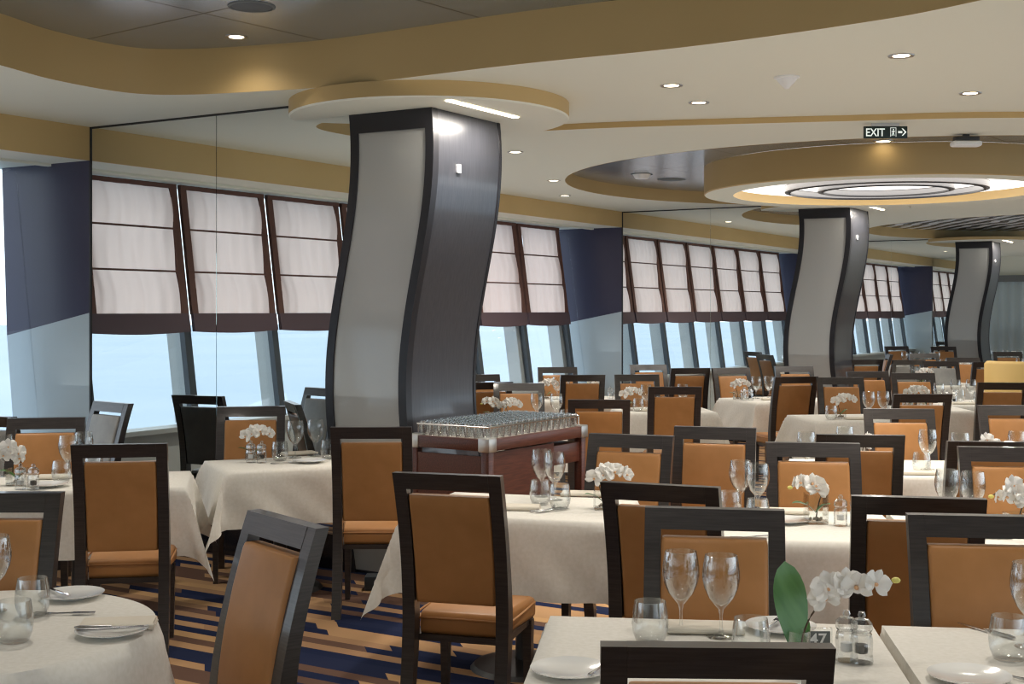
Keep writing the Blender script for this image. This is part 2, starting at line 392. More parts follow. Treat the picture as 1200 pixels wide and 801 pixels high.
for b, f0 in enumerate(FINS):
    f1 = f0 + 9.07
    ys = [f1 - .46 - PITCH*k for k in range(8)][::-1]
    ys = [y for y in ys if y > f0+.12]
    if f1 > YE+.5: pass
    for k, y in enumerate(ys + [f1]):
        wi += 1
        y0 = ys[k-1] if k else f0
        if y - y0 < .3: continue
        if k and y - y0 > 1.0:
            t = blind(y0, y, 'pinkish roman blind with dark bands, ' + bay_names[b], 'roman blinds ' + bay_names[b], proto_blind)
            if proto_blind is None: proto_blind = t
        # window: pane with dark mullion and pale hull frame
        w = bpy.data.objects.new('window_%d' % wi, None); COL.objects.link(w); w['kind'] = 'structure'
        bm = bmesh.new(); z0, z1 = .70, 2.80
        hexa(bm, [rc(wx(z0, -.05), y0, z0), rc(wx(z0, -.04), y0, z0), rc(wx(z0, -.04), y, z0), rc(wx(z0, -.05), y, z0),
                  rc(wx(z1, -.05), y0, z1), rc(wx(z1, -.04), y0, z1), rc(wx(z1, -.04), y, z1), rc(wx(z1, -.05), y, z1)])
        finish('pane', bm, wglass, w, smooth=False)
        def post(o0, o1, ya, yb, nm, mt):
            bm = bmesh.new()
            hexa(bm, [rc(wx(z0, o0), ya, z0), rc(wx(z0, o1), ya, z0), rc(wx(z0, o1), yb, z0), rc(wx(z0, o0), yb, z0),
                      rc(wx(z1, o0), ya, z1), rc(wx(z1, o1), ya, z1), rc(wx(z1, o1), yb, z1), rc(wx(z1, o0), yb, z1)])
            finish(nm, bm, mt, w, smooth=False)
        if k < len(ys):
            post(-.04, .02, y-.03, y+.05, 'mullion', mullm)
            post(-.24, -.06, y-.10, y+.01, 'hull_frame', greypaint)
    # fin with shade in its upper colour and mirror partition to the column at f1
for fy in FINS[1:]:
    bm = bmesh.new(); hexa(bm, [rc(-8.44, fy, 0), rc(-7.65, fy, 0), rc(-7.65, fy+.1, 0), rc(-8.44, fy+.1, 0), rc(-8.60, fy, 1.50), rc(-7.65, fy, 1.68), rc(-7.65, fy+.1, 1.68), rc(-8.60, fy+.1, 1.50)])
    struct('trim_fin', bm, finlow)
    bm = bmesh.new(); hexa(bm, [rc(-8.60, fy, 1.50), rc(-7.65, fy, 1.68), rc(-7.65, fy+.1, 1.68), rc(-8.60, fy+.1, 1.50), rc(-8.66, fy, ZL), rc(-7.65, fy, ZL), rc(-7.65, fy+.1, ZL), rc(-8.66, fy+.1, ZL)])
    struct('trim_fin_upper', bm, finm)  # slanted lower edge drawn along the shade line of the blinds
for fy in FINS[1:]:
    d = ('first', 'second', 'third')[FINS.index(fy)-1]
    for k, (xa, xb) in enumerate(((-7.645, -6.373), (-6.367, -5.185))):
        if fy > 10 and k: xb = -5.17
        bm = bmesh.new(); rbox(bm, xa, xb, fy+.005, fy+.045, .23, ZA if fy < 7 else ZB)
        m = finish('mirror_panel', bm, mirrorm, smooth=False)
        tag(m, 'tall mirror between the %s dark pier and its column, %s panel' % (d, ('left', 'right')[k]), 'mirror')
    bm = bmesh.new(); rbox(bm, -7.65, -5.17, fy, fy+.05, 0, .228); struct('baseboard_mirror', bm, blackgloss)
    bm = bmesh.new(); rbox(bm, -7.65, -5.17, fy-.001, fy+.051, .228, .236); struct('trim_mirror', bm, steel)
    zc_ = ZA if fy < 7 else ZB
    bm = bmesh.new(); rbox(bm, -7.65, -5.17, fy-.003, fy+.004, zc_-.014, zc_-.001); rbox(bm, -7.655, -7.640, fy-.003, fy+.004, .236, zc_); struct('trim_mirror_edge', bm, seam)

# ------------------------------------------------------------------ S-curved columns
def colshift(z): return -.105 + .105*math.cos(2*PI*(z-2.72)/3.05)
def make_column(Y, idx):
    ztop = 2.965; xl, xr = -5.17, -4.53; dep = .80
    where = ('nearest, behind the trolley', 'middle one under the round light', 'farthest one at right')[idx]
    t = thing('column', 'S-curved column with grey panel and dark side, ' + where, 'column', rc((xl+xr)/2, Y, 0), ROOMROT)
    cx = (xl+xr)/2; n = 48
    zs = [ztop*i/n for i in range(n+1)]
    def sweep(bm, x0, x1, y0, y1, za, zb):
        zz = [za] + [z for z in zs if za+.01 < z < zb-.01] + [zb]; pr = None
        for z in zz:
            s = colshift(z); r = [bm.verts.new(p) for p in ((x0-cx+s, y0, z), (x1-cx+s, y0, z), (x1-cx+s, y1, z), (x0-cx+s, y1, z))]
            if pr:
                for k in range(4): bm.faces.new((pr[k], pr[(k+1) % 4], r[(k+1) % 4], r[k]))
            else: bm.faces.new(r[::-1])
            pr = r
        bm.faces.new(pr)
    bm = bmesh.new(); sweep(bm, xl, xr, .02, dep, 0, ztop); finish('body', bm, colside, t, ang=.5)
    bm = bmesh.new(); sweep(bm, xl-.006, xl+.055, -.012, .05, 0, ztop-.125); sweep(bm, xr-.055, xr+.006, -.012, .05, 0, ztop-.125)
    sweep(bm, xl-.006, xr+.006, -.012, .05, ztop-.125, ztop)
    sweep(bm, xr-.004, xr+.006, dep-.02, dep+.006, 0, ztop)
    finish('edge_frame', bm, colframe, t, ang=.5)
    bm = bmesh.new(); sweep(bm, xl+.055, xr-.055, .0, .03, .02, ztop-.125); finish('grey_panel', bm, colpanel, t, ang=.5)
    p = boxobj('call_plate', whitep, (xr-cx+colshift(2.62)-.002, xr-cx+colshift(2.62)+.012, .26, .30, 2.58, 2.635), t, bev=.003)
    # ceiling disc
    dc = rc(-4.87, Y+.45)
    d = thing('ceiling_disc', 'round gold-edged ceiling disc over the column, ' + where, 'ceiling disc', (dc.x, dc.y, ztop))
    bm = bmesh.new(); lathe(bm, [(0, .001), (.92, .001), (.93, .012)], 72); finish('underside', bm, ceilm, d, ang=.5)
    bm = bmesh.new(); lathe(bm, [(.93, .012), (.93, (ZA if idx == 0 else ZB)-ztop)], 72); finish('rim', bm, goldm, d)
    bm = bmesh.new(); a = rc(-4.30, Y-.18) - dc; b_ = rc(-4.30, Y+.62) - dc; wv = (b_-a).normalized().cross(Vector((0, 0, 1)))*.022
    hexa(bm, [a-wv+Vector((0, 0, -.006)), a+wv+Vector((0, 0, -.006)), b_+wv+Vector((0, 0, -.006)), b_-wv+Vector((0, 0, -.006)), a-wv, a+wv, b_+wv, b_-wv])
    finish('light_strip', bm, lampm, d, smooth=False)
    l = bpy.data.lights.new('strip_light', 'AREA'); l.shape = 'RECTANGLE'; l.size = .04; l.size_y = .8; l.energy = 22; l.color = WARM
    lo = bpy.data.objects.new('strip_light', l); COL.objects.link(lo); lo.parent = d; lo.location = (a+b_)/2 + Vector((0, 0, -.012)); lo.rotation_euler = (0, 0, ROOMROT)
for i, fy in enumerate(FINS[1:]): make_column(fy, i)

# ------------------------------------------------------------------ round ceiling light
t = thing('drum_light', 'large round drum ceiling light with gold outer ring and concentric dark rings', 'ceiling light', (c1[0], c1[1], 0))
zb = 2.885; zt = ZB+.139
bm = bmesh.new(); lathe(bm, [(RD, zt), (RD, zb+.01), (RD-.01, zb)], 96); finish('outer_ring', bm, goldm, t)
bm = bmesh.new(); lathe(bm, [(RD-.01, zb), (RD-.30, zb)], 96); finish('lower_rim', bm, ceilm, t)
bm = bmesh.new(); lathe(bm, [(RD-.30, zb), (RD-.30, zb+.09)], 96); finish('inner_ring', bm, goldm, t)
bm = bmesh.new(); lathe(bm, [(RD-.30, zb+.09), (0, zb+.0901)], 96); finish('lit_diffuser', bm, drumlit, t)
for r in (.95, .62):
    bm = bmesh.new(); lathe(bm, [(r, zb+.088), (r, zb+.022), (r+.05, zb+.022), (r+.05, zb+.088)], 80); finish('grey_ring', bm, ringgrey, t)
    bm = bmesh.new(); lathe(bm, [(r-.008, zb+.032), (r-.008, zb+.014), (r+.012, zb+.014), (r+.012, zb+.032)], 80); finish('ring_edge', bm, colframe, t)
l = bpy.data.lights.new('drum_lamp', 'AREA'); l.shape = 'DISK'; l.size = 2.6; l.energy = DRUM_W; l.color = (1, .94, .85)
lo = bpy.data.objects.new('drum_lamp', l); COL.objects.link(lo); lo.parent = t; lo.location = (0, 0, zb+.08)

# ------------------------------------------------------------------ downlights and ceiling devices
def downlight(p, z, label, group=None, watt=None, r=.045):
    t = thing('downlight', label, 'ceiling light', (p[0], p[1], z), 0, group)
    bm = bmesh.new(); lathe(bm, [(r, -.002), (r*1.5, -.006), (r*1.55, 0)], 20); finish('trim_ring', bm, brushed, t)
    bm = bmesh.new(); lathe(bm, [(0, -.003), (r, -.003)], 20); finish('lens', bm, lampm, t)
    l = bpy.data.lights.new('downlight_lamp', 'SPOT'); l.energy = watt or DOWNLIGHT_W; l.color = WARM; l.spot_size = 2.5; l.spot_blend = 1; l.shadow_soft_size = .08
    lo = bpy.data.objects.new('downlight_lamp', l); COL.objects.link(lo); lo.parent = t; lo.location = (0, 0, -.03)
for (px, py, z, lab) in ((277, 43, ZR, 'small recessed downlight in the dark ceiling recess at upper left'),
                         (787, 100, ZA, 'recessed downlight in cream ceiling, left one of the near pair'), (819, 120, ZA, 'recessed downlight in cream ceiling, just right of and behind the near pair leader'),
                         (1056, 65, ZA, 'recessed downlight in cream ceiling right of the smoke detector'), (1137, 109, ZA, 'recessed downlight in cream ceiling at upper right'),
                         (604, 178, ZB, 'recessed downlight in far cream ceiling just right of the near column'), (662, 229, ZB, 'recessed downlight near the window soffit left of the round recess')):
    p = at(px, py, z); downlight(p, z, lab, None, 8 if z == ZR else None)
for k, (X, Y) in enumerate(((-6.6, 1.0), (-6.5, 4.2), (0.5, 8.0), (3.5, 3.0), (3.5, 9), (-2.5, 18), (3.5, 16), (-6.5, 19.5), (-6.4, 11.5), (2, 23), (-6.4, 29), (-1.5, 29), (-1.0, 5.6))):  # extra downlights added for general fill
    z = ZA if rc(X, Y).y < 9 else ZB
    downlight(rc(X, Y), z, 'added fill downlight over the tables away from the near columns', 'added fill downlights over the dining tables', DOWNLIGHT_W*1.3)
for (x_, y_) in ((-.2, 2.0), (1.6, 3.6), (-1.6, 4.6), (.4, 5.2)):  # unseen downlights added to brighten the front tables
    downlight((x_, y_), ZR, 'added fill downlight in the dark ceiling recess overhead', 'added fill downlights in the dark recess', DOWNLIGHT_W*.65)
p = at(1035, 166, ZB+.135)
t = thing('downlight', 'small lit downlight in dark recess below the exit sign', 'ceiling light', (p.x, p.y, ZB+.14))
bm = bmesh.new(); lathe(bm, [(0, -.004), (.06, -.004)], 20); finish('lens', bm, lampm, t)
bm = bmesh.new(); lathe(bm, [(.06, -.004), (.09, -.006), (.09, 0)], 20); finish('trim_ring', bm, brushed, t)
p = at(295, 7, ZR)
t = thing('ceiling_speaker', 'round grey speaker grille in the dark ceiling recess', 'speaker', (p.x, p.y, ZR))
bm = bmesh.new(); lathe(bm, [(0, -.012), (.095, -.012), (.11, -.008), (.115, 0)], 32); finish('grille', bm, pmat('grille', (.10, .11, .12), .6), t)
bm = bmesh.new(); lathe(bm, [(.113, -.009), (.128, -.007), (.132, 0)], 32); finish('rim', bm, greyplate, t)
p = at(922, 90, ZA)
t = thing('smoke_detector', 'white cone smoke detector on the cream ceiling', 'smoke detector', (p.x, p.y, ZA))
bm = bmesh.new(); lathe(bm, [(.062, 0), (.062, -.012), (.050, -.03), (.030, -.05), (.012, -.07), (0, -.072)], 24); finish('body', bm, whitep, t)
bm = bmesh.new(); lathe(bm, [(.075, 0), (.075, -.008), (.06, -.012)], 24); finish('base_plate', bm, whitep, t)
for (px, py) in ((364, 178), (759, 206), (976, 238)):
    z = ZB if px > 500 else ZA
    p = at(px, py, z)
    if px == 364: continue
for (px, py, w) in ((752, 205, .1), (787, 211, .14)):
    p = at(px, py, ZB+.13)
    t = thing('ceiling_speaker', 'round %s fitting in the blue-grey round recess left of the drum light' % ('pale' if w < .12 else 'dark flat'), 'speaker', (p.x, p.y, ZB+.139))
    bm = bmesh.new(); lathe(bm, [(0, -.05 if w < .12 else -.012), (w*.7, -.05 if w < .12 else -.012), (w, 0)], 24); finish('grille', bm, whitep if w < .12 else greyplate, t)
    bm = bmesh.new(); lathe(bm, [(w, -.004), (w+.02, -.004), (w+.02, 0)], 24); finish('rim', bm, greyplate, t)
# exit sign
ex = thing('exit_sign', 'dark hanging sign reading EXIT with a running figure and arrow', 'exit sign', atd(1037.5, 9.12, 0))
zc = EYE + (HOR-155)*9.12/F; hw, hh = .155, .043
boxobj('sign_board', signm, (-hw, hw, -.012, .012, zc-hh, zc+hh), ex, bev=.003)
boxobj('bracket', brushed, (-.10, .10, -.006, .006, zc+hh, ZB), ex)
def text(s, size, loc, mat, parent, rx=PI/2, rz=0, name='lettering', sx=1.0, align='LEFT'):
    c = bpy.data.curves.new(name, 'FONT'); c.body = s; c.size = size; c.extrude = .0008; c.align_x = align; c.offset = size*.015
    o = bpy.data.objects.new(name, c)
    COL.objects.link(o) if o.name not in COL.objects else None
    bpy.context.view_layer.update()
    me = bpy.data.meshes.new_from_object(o.evaluated_get(bpy.context.evaluated_depsgraph_get()))
    bpy.data.objects.remove(o); me.materials.clear(); me.materials.append(mat); me.name = name
    o = bpy.data.objects.new(name, me); COL.objects.link(o); o.parent = parent
    o.location = loc; o.rotation_euler = (rx, 0, rz); o.scale = (sx, 1, 1); return o
text('EXIT', .078, (-hw+.010, -.0135, zc-.028), signw, ex, sx=.86)
bm = bmesh.new()                              # running figure in a doorway
M0 = Matrix.Translation((.052, -.0135, zc))
def quad2(bm, pts, y=0.0):
    vs = [bm.verts.new(M0 @ Vector((x, y, z))) for x, z in pts]; bm.faces.new(vs)
for q in ([(-.020, -.032), (-.016, -.032), (-.016, .032), (-.020, .032)], [(-.016, .028), (.022, .028), (.022, .032), (-.016, .032)], [(.018, -.032), (.022, -.032), (.022, .028), (.018, .028)],
          [(-.002, .014), (.006, .014), (.006, .023), (-.002, .023)], [(-.006, -.006), (.004, -.008), (.007, .012), (-.003, .012)], [(-.012, -.026), (-.006, -.026), (.001, -.006), (-.005, -.006)],
          [(.004, -.026), (.010, -.026), (.005, -.006), (0, -.006)], [(.005, .006), (.014, .001), (.014, .005), (.006, .010)], [(-.011, -.001), (-.004, .006), (-.003, .010), (-.012, .004)]):
    quad2(bm, q)
finish('pictogram', bm, signw, ex, smooth=False)
bm = bmesh.new()
for q in ([(.035, -.008), (.065, -.008), (.065, .008), (.035, .008)], [(.060, -.026), (.070, -.026), (.095, 0), (.082, 0)], [(.082, 0), (.095, 0), (.070, .026), (.060, .026)]): quad2(bm, q)
finish('arrow', bm, signw, ex, smooth=False)
# oval emergency lamp
t = thing('emergency_lamp', 'white oval ceiling lamp on dark bracket right of the exit sign', 'ceiling light', atd(1132, 9.7, 0))
zz = EYE + (HOR-168)*9.7/F
bm = bmesh.new(); box(bm, -.11, .11, -.05, .05, zz-.025, zz+.018, bev=.018, seg=4)
finish('lens', bm, whitep, t)
boxobj('bracket', blackp, (-.09, .09, -.04, .04, zz+.018, zz+.05), t, bev=.004)
boxobj('stem', blackp, (-.02, .02, -.02, .02, zz+.05, ZB+.14), t)

# far curtain
bm = bmesh.new(); n = 220; A = []
for i in range(n+1):
    X = -8.0 + 7.5*i/n; y = YE-.12 + .035*math.sin(i*.9)
    A.append((bm.verts.new(rc(X, y, .02)), bm.verts.new(rc(X, y, 2.4))))
for p, q in zip(A, A[1:]): bm.faces.new((p[0], q[0], q[1], p[1]))
tag(finish('curtain', bm, curtm, ang=3), 'long grey-blue pleated curtain across the far end wall', 'curtain')
bm = bmesh.new(); rbox(bm, -8.1, -.4, YE-.2, YE-.02, 2.4, 2.56); struct('trim_pelmet', bm, greyplate)

# ------------------------------------------------------------------ chair
def loft(bm, rings):
    for a, b in zip(rings, rings[1:]):
        n = len(a)
        for k in range(n): bm.faces.new((a[k], a[(k+1) % n], b[(k+1) % n], b[k]))
    bm.faces.new(rings[0][::-1]); bm.faces.new(rings[-1])
SP = [(-.30, 0), (-.262, .14), (-.232, .30), (-.217, .44), (-.222, .56), (-.242, .70), (-.274, .84), (-.312, .97), (-.342, 1.06)]
def spy(z):
    for (y0, z0), (y1, z1) in zip(SP, SP[1:]):
        if z0 <= z <= z1: return y0 + (y1-y0)*(z-z0)/(z1-z0)
    return SP[-1][0]
SPs = smoothline(SP, 3)
def make_chair(label, pad=leather):
    t = thing('dining_chair', label, 'chair')
    for s in (-1, 1):
        bm = bmesh.new(); rings = []
        for y, z in SPs:
            d = .022 + .010*math.exp(-((z-.45)/.22)**2); xo, xi = s*.222, s*.170
            xs = sorted((xo, xi))
            rings.append([bm.verts.new(p) for p in ((xs[0], y-d, z), (xs[1], y-d, z), (xs[1], y+d, z), (xs[0], y+d, z))])
        loft(bm, rings); finish('back_post', bm, wood, t, ang=.5)
        bm = bmesh.new(); xa, xb = sorted((s*.205, s*.165)); xc, xd = sorted((s*.200, s*.172))
        hexa(bm, [(xc, .165, 0), (xd, .165, 0), (xd, .195, 0), (xc, .195, 0), (xa, .16, .385), (xb, .16, .385), (xb, .205, .385), (xa, .205, .385)])
        finish('leg', bm, wood, t, smooth=False)
    bm = bmesh.new(); rings = []
    for z in (.995, 1.01, 1.03, 1.05, 1.06):
        y = spy(z); d = .0235
        rings.append([bm.verts.new(p) for p in ((-.171, y-d, z), (.171, y-d, z), (.171, y+d, z), (-.171, y+d, z))])
    loft(bm, rings); finish('top_rail', bm, wood, t, smooth=False)
    bm = bmesh.new(); rings = []
    zs_ = [.530, .533, .545, .60, .66, .72, .78, .84, .90, .955, .967, .971]; sc = [.88, .95, 1, 1, 1, 1, 1, 1, 1, 1, .95, .88]
    for z, k in zip(zs_, sc):
        y = spy(z)+.006; r_ = []
        hw, ht = .168*(.985 if k < 1 else 1), .030*k
        for (cxs, cys) in ((1, -1), (1, 1), (-1, 1), (-1, -1)):
            for a in range(4):
                base = {(1, -1): -PI/2, (1, 1): 0, (-1, 1): PI/2, (-1, -1): PI}[(cxs, cys)]
                th = base + PI/2*a/3; rr = .014*k
                r_.append(bm.verts.new((cxs*(hw-rr)+rr*math.cos(th), y + cys*(ht-rr)+rr*math.sin(th), z)))
        rings.append(r_)
    loft(bm, rings); finish('backrest', bm, pad, t, ang=.9)
    bm = bmesh.new(); box(bm, -.212, .212, -.19, .225, .385, .478, bev=.028, seg=4)
    for v in bm.verts:
        if v.co.z > .43: v.co.z += .012*(1-(v.co.x/.21)**2)*(1-((v.co.y-.02)/.21)**2)
        if v.co.y < -.1 and abs(v.co.x) > .165: v.co.x = math.copysign(.166, v.co.x)
    finish('seat', bm, pad, t, ang=.9)
    st = t.children[-1]
    bm = bmesh.new(); tube(bm, [(-.166, -.188, .455), (-.17, -.192, .455), (0, -.195, .457), (.17, -.192, .455), (.166, -.188, .455)], .0045, 6)
    for s_ in (-1, 1): tube(bm, [(s_*.21, -.16, .455), (s_*.214, 0, .455), (s_*.21, .20, .455)], .0045, 6)
    finish('piping', bm, pad, st)
    bm = bmesh.new(); box(bm, -.195, .195, -.20, .20, .365, .39); finish('seat_frame', bm, wood, t, smooth=False)
    return t
chairs = {}
def chair(P, yaw, label, kind='tan', group=None):
    """P: middle of the top rail; yaw in degrees, 0 = faces away from the camera"""
    if kind not in chairs: chairs[kind] = c = make_chair(label, leather if kind == 'tan' else greyleather)
    else: c = copytree(chairs[kind])
    a = math.radians(yaw)
    off = Vector((math.sin(a)*-1*-.342*-1, math.cos(a)*-.342, 0))       # R(a) @ (0,-.342)
    off = Vector((.342*math.sin(a), -.342*math.cos(a), 0))
    c.location = (P.x-off.x, P.y-off.y, 0); c.rotation_euler = (0, 0, a); c['label'] = label; c['category'] = 'chair'
    if group: c['group'] = group
    elif 'group' in c: del c['group']
    return c
def railpt(px, py, Y=None): return at(px, py, 1.06) if Y is None else atd(px, Y, 1.06)

# ------------------------------------------------------------------ tables
TZ = .765
def make_cloth(w, d, o=.35, seed=1, flat=0):
    rnd = random.Random(seed); bm = bmesh.new(); hx, hy = w/2, d/2; n = 14
    def axis(h): return [-(h+o*k/16) for k in range(16, 0, -1)] + [-h + 2*h*k/n for k in range(n+1)] + [h+o*k/16 for k in range(1, 17)]
    ax, ay = axis(hx), axis(hy); p1, p2, p3 = (rnd.uniform(0, 6) for _ in range(3)); g = []
    for u in ax:
        r_ = []
        for v in ay:
            a, b = max(0, abs(u)-hx), max(0, abs(v)-hy); su, sv = (1 if u > 0 else -1), (1 if v > 0 else -1)
            m_ = a*b/((a**4+b**4)**.25+1e-9) if a > 0 and b > 0 else 0; x = max(-hx, min(hx, u)); y = max(-hy, min(hy, v))
            k = .39
            rnd_ = .012
            if a > 0: x += su*rnd_*min(1, a/.03)
            if b > 0: y += sv*rnd_*min(1, b/.03)
            x += su*k*m_; y += sv*k*m_
            z = -((a**8+b**8)**.125 + .30*m_) if (a or b) else 0
            if a or b:
                depth = max(a, b)/o
                fd = min(1, abs(a-b)/(.35*o)); fd = fd*fd*(3-2*fd); dg = .025*depth
                wv = .020*fd*depth*(math.sin(v*11+p1) if a >= b else math.sin(u*11+p2)) + .008*fd*depth*math.sin((u+v)*23+p3)
                if a >= b: x += su*wv
                else: y += sv*wv
                if a > 0: x += su*dg*min(1, a/.06)
                if b > 0: y += sv*dg*min(1, b/.06)
            if flat and x*flat > hx: x = flat*(hx + .004*min(1, a/.03))
            r_.append(bm.verts.new((x, y, z)))
        g.append(r_)
    for i in range(len(ax)-1):
        for j in range(len(ay)-1): bm.faces.new((g[i][j], g[i+1][j], g[i+1][j+1], g[i][j+1]))
    bm.normal_update()
    return bm
def make_round_cloth(r, o=.45, seed=2):
    bm = bmesh.new(); n = 96; rings = []
    c = bm.verts.new((0, 0, 0))
    R = [r*.3, r*.6, r*.9, r] + [r+o*k/10 for k in range(1, 11)]
    for q in R:
        a = max(0, q-r); ring = []
        for k in range(n):
            th = 2*PI*k/n; dep = a/o
            rr = min(q, r) + (.015 if a > 0 else 0)*min(1, a/.04) + dep*(.05+.05*math.sin(th*9+.6)+.02*math.sin(th*17))
            ring.append(bm.verts.new((rr*math.cos(th), rr*math.sin(th), -a*.98)))
        rings.append(ring)
    for k in range(n): bm.faces.new((c, rings[0][k], rings[0][(k+1) % n]))
    for A, B in zip(rings, rings[1:]):
        for k in range(n): bm.faces.new((A[k], B[k], B[(k+1) % n], A[(k+1) % n]))
    return bm
def table(cx, cy, w, d, rot, desc, o=.35, rnd=False, flat=0):
    a = math.radians(rot)
    t = thing('dining_table', 'pedestal dining table under a white cloth: ' + desc, 'table', (cx, cy, 0), a)
    bm = bmesh.new()
    if rnd: lathe(bm, [(0, .735), (w/2-.01, .735), (w/2-.005, .745), (w/2-.005, .758), (0, .758)], 48)
    else: box(bm, -w/2+.006, w/2-.006, -d/2+.006, d/2-.006, .735, .758, bev=.004)
    finish('tabletop', bm, wood, t)
    bm = bmesh.new(); lathe(bm, [(.045, .03), (.04, .3), (.04, .7), (.12, .735)], 20); finish('pedestal', bm, blackp, t)
    bm = bmesh.new(); lathe(bm, [(0, .045), (.05, .045), (.24, .02), (.26, .0), (0, 0)], 32); finish('base', bm, blackp, t)
    bm = make_round_cloth(w/2, .46) if rnd else make_cloth(w, d, o, seed=int(cx*100+cy*37), flat=flat)
    c = finish('tablecloth', bm, cloth, None, (cx, cy, TZ-.001), a, ang=1.2)
    tag(c, 'white cloth draped over the ' + desc, 'tablecloth')
    return t

# ------------------------------------------------------------------ tableware
protos = {}
def put(kind, maker, x, y, z, rotz, label, group=None):
    if kind not in protos: protos[kind] = o = maker()
    else: o = copytree(protos[kind])
    o.location = (x, y, z); o.rotation_euler = (0, 0, rotz); o['label'] = label
    if kind in ('salt', 'pepper'): o.scale = (1.25, 1.25, 1.25)
    if kind in ('orchid0', 'orchid1', 'orchid2'): o.scale = (1.18, 1.18, 1.18)
    if group: o['group'] = group
    elif 'group' in o: del o['group']
    return o
def mk_wine():
    bm = bmesh.new()
    outer = [(0, 0), (.040, 0), (.041, .002), (.022, .006), (.0065, .014), (.0045, .03), (.0045, .062), (.008, .080), (.020, .094), (.036, .113), (.049, .142), (.054, .168), (.0535, .19), (.049, .220), (.046, .235)]
    inner = [(.0448, .2352), (.0478, .220), (.0522, .19), (.0526, .168), (.0476, .142), (.0346, .114), (.019, .098), (0, .088)]
    lathe(bm, outer + inner, 28); return tag(finish('wine_glass', bm, glass, ang=1.2), '', 'wine glass')
def mk_tumbler():
    bm = bmesh.new()
    outer = [(0, 0), (.032, 0), (.039, .004), (.049, .03), (.052, .055), (.0495, .085), (.044, .118)]
    inner = [(.0428, .1182), (.0482, .085), (.0506, .055), (.0477, .03), (.038, .009), (0, .007)]
    lathe(bm, outer + inner, 28); return tag(finish('tumbler', bm, glass, ang=1.2), '', 'tumbler')
def mk_small_glass():
    bm = bmesh.new()
    lathe(bm, [(0, 0), (.024, 0), (.027, .003), (.031, .088), (.0295, .0882), (.0255, .008), (0, .006)], 14)
    return tag(finish('tumbler', bm, cutglass, ang=1.2), '', 'tumbler')
def mk_plate():
    bm = bmesh.new()
    lathe(bm, [(0, .003), (.045, .003), (.048, 0), (.052, .003), (.070, .010), (.102, .016), (.103, .018), (.075, .0125), (.054, .008), (0, .007)], 40)
    return tag(finish('side_plate', bm, china, ang=1.0), '', 'plate')
def mk_knife():
    t = thing('table_knife', '', 'knife'); bm = bmesh.new()
    pts = [(-.004, 0), (.006, 0), (.009, .05), (.008, .09), (0, .105), (-.004, .07)]
    a = [bm.verts.new((x, y, .004)) for x, y in pts]; b = [bm.verts.new((x, y, .0055)) for x, y in pts]
    bm.faces.new(a[::-1]); bm.faces.new(b)
    for k in range(6): bm.faces.new((a[k], a[(k+1) % 6], b[(k+1) % 6], b[k]))
    finish('blade', bm, steel, t, smooth=False)
    bm = bmesh.new(); tube(bm, [(0, 0, .0055), (0, -.04, .0055), (0, -.09, .006), (0, -.105, .006)], [.004, .0055, .006, .003], 8); finish('handle', bm, steel, t); return t
def mk_fork():
    t = thing('table_fork', '', 'fork'); bm = bmesh.new()
    tube(bm, [(0, .02, .006), (0, -.03, .005), (0, -.09, .006), (0, -.10, .006)], [.003, .003, .006, .003], 8); finish('handle', bm, steel, t)
    bm = bmesh.new(); box(bm, -.010, .010, .018, .045, .005, .008, bev=.001)
    for k in range(4): x = -.0085+.00567*k; box(bm, x-.0014, x+.0014, .044, .085, .005, .0075)
    finish('tines', bm, steel, t, smooth=False); return t
def mk_napkin():
    t = thing('folded_napkin', '', 'napkin')
    bm = bmesh.new()
    for k in range(3): box(bm, -.11+.003*k, .11-.002*k, -.055+.002*k, .055-.003*k, .001+.006*k, .007+.006*k, bev=.0025)
    finish('folds', bm, napkinm, t)
    bm = bmesh.new(); tube(bm, [(-.11, -.053, .010), (0, -.055, .011), (.11, -.052, .010)], .009, 10); finish('rolled_edge', bm, napkinm, t); return t
def mk_mill(dark):
    t = thing('pepper_mill' if dark else 'salt_mill', '', 'pepper mill' if dark else 'salt mill')
    bm = bmesh.new(); lathe(bm, [(0, 0), (.024, 0), (.025, .004), (.023, .02), (.0245, .045), (.022, .06), (.018, .064), (0, .064)], 12); finish('body', bm, cutglass, t, ang=.4)
    bm = bmesh.new(); lathe(bm, [(0, .020), (.012, .020), (.013, .024), (.013, .038), (0, .040)], 12); finish('contents', bm, pepperm if dark else whitep, t)
    bm = bmesh.new(); lathe(bm, [(0, .0655), (.020, .0655), (.024, .072), (.023, .084), (.015, .092), (.006, .094), (.0085, .100), (.006, .107), (0, .108)], 12); finish('knob', bm, cutglass, t, ang=.4)
    return t
def petal_mesh(bm, M, ln, wd, curl=.2, nn=6):
    rows = []
    for i in range(nn+1):
        t = i/nn; w = wd*math.sin(PI*min(1, t*.93+.07))**.6*(.55+.6*t if t < .7 else 1.0-.35*(t-.7)); y = ln*t
        r_ = []
        for j in range(5):
            s = -1 + j/2; z = curl*ln*(t*t) - .12*wd*(1-s*s)*-1*t + .06*wd*math.sin(3*s+t*4)
            r_.append(bm.verts.new(M @ Vector((s*w*.5, y, z))))
        rows.append(r_)
    for A, B in zip(rows, rows[1:]):
        for j in range(4): bm.faces.new((A[j], A[j+1], B[j+1], B[j]))
def flower_bm(sz=.045):
    bm = bmesh.new()
    for ang, w, l in ((90, .75, 1.0), (210, .7, 1.0), (330, .7, 1.0), (20, 1.35, 1.05), (160, 1.35, 1.05)):
        M = Matrix.Rotation(math.radians(ang-90), 4, 'Z') @ Matrix.Rotation(.15, 4, 'X')
        petal_mesh(bm, M, sz*l, sz*w, .12)
    return bm
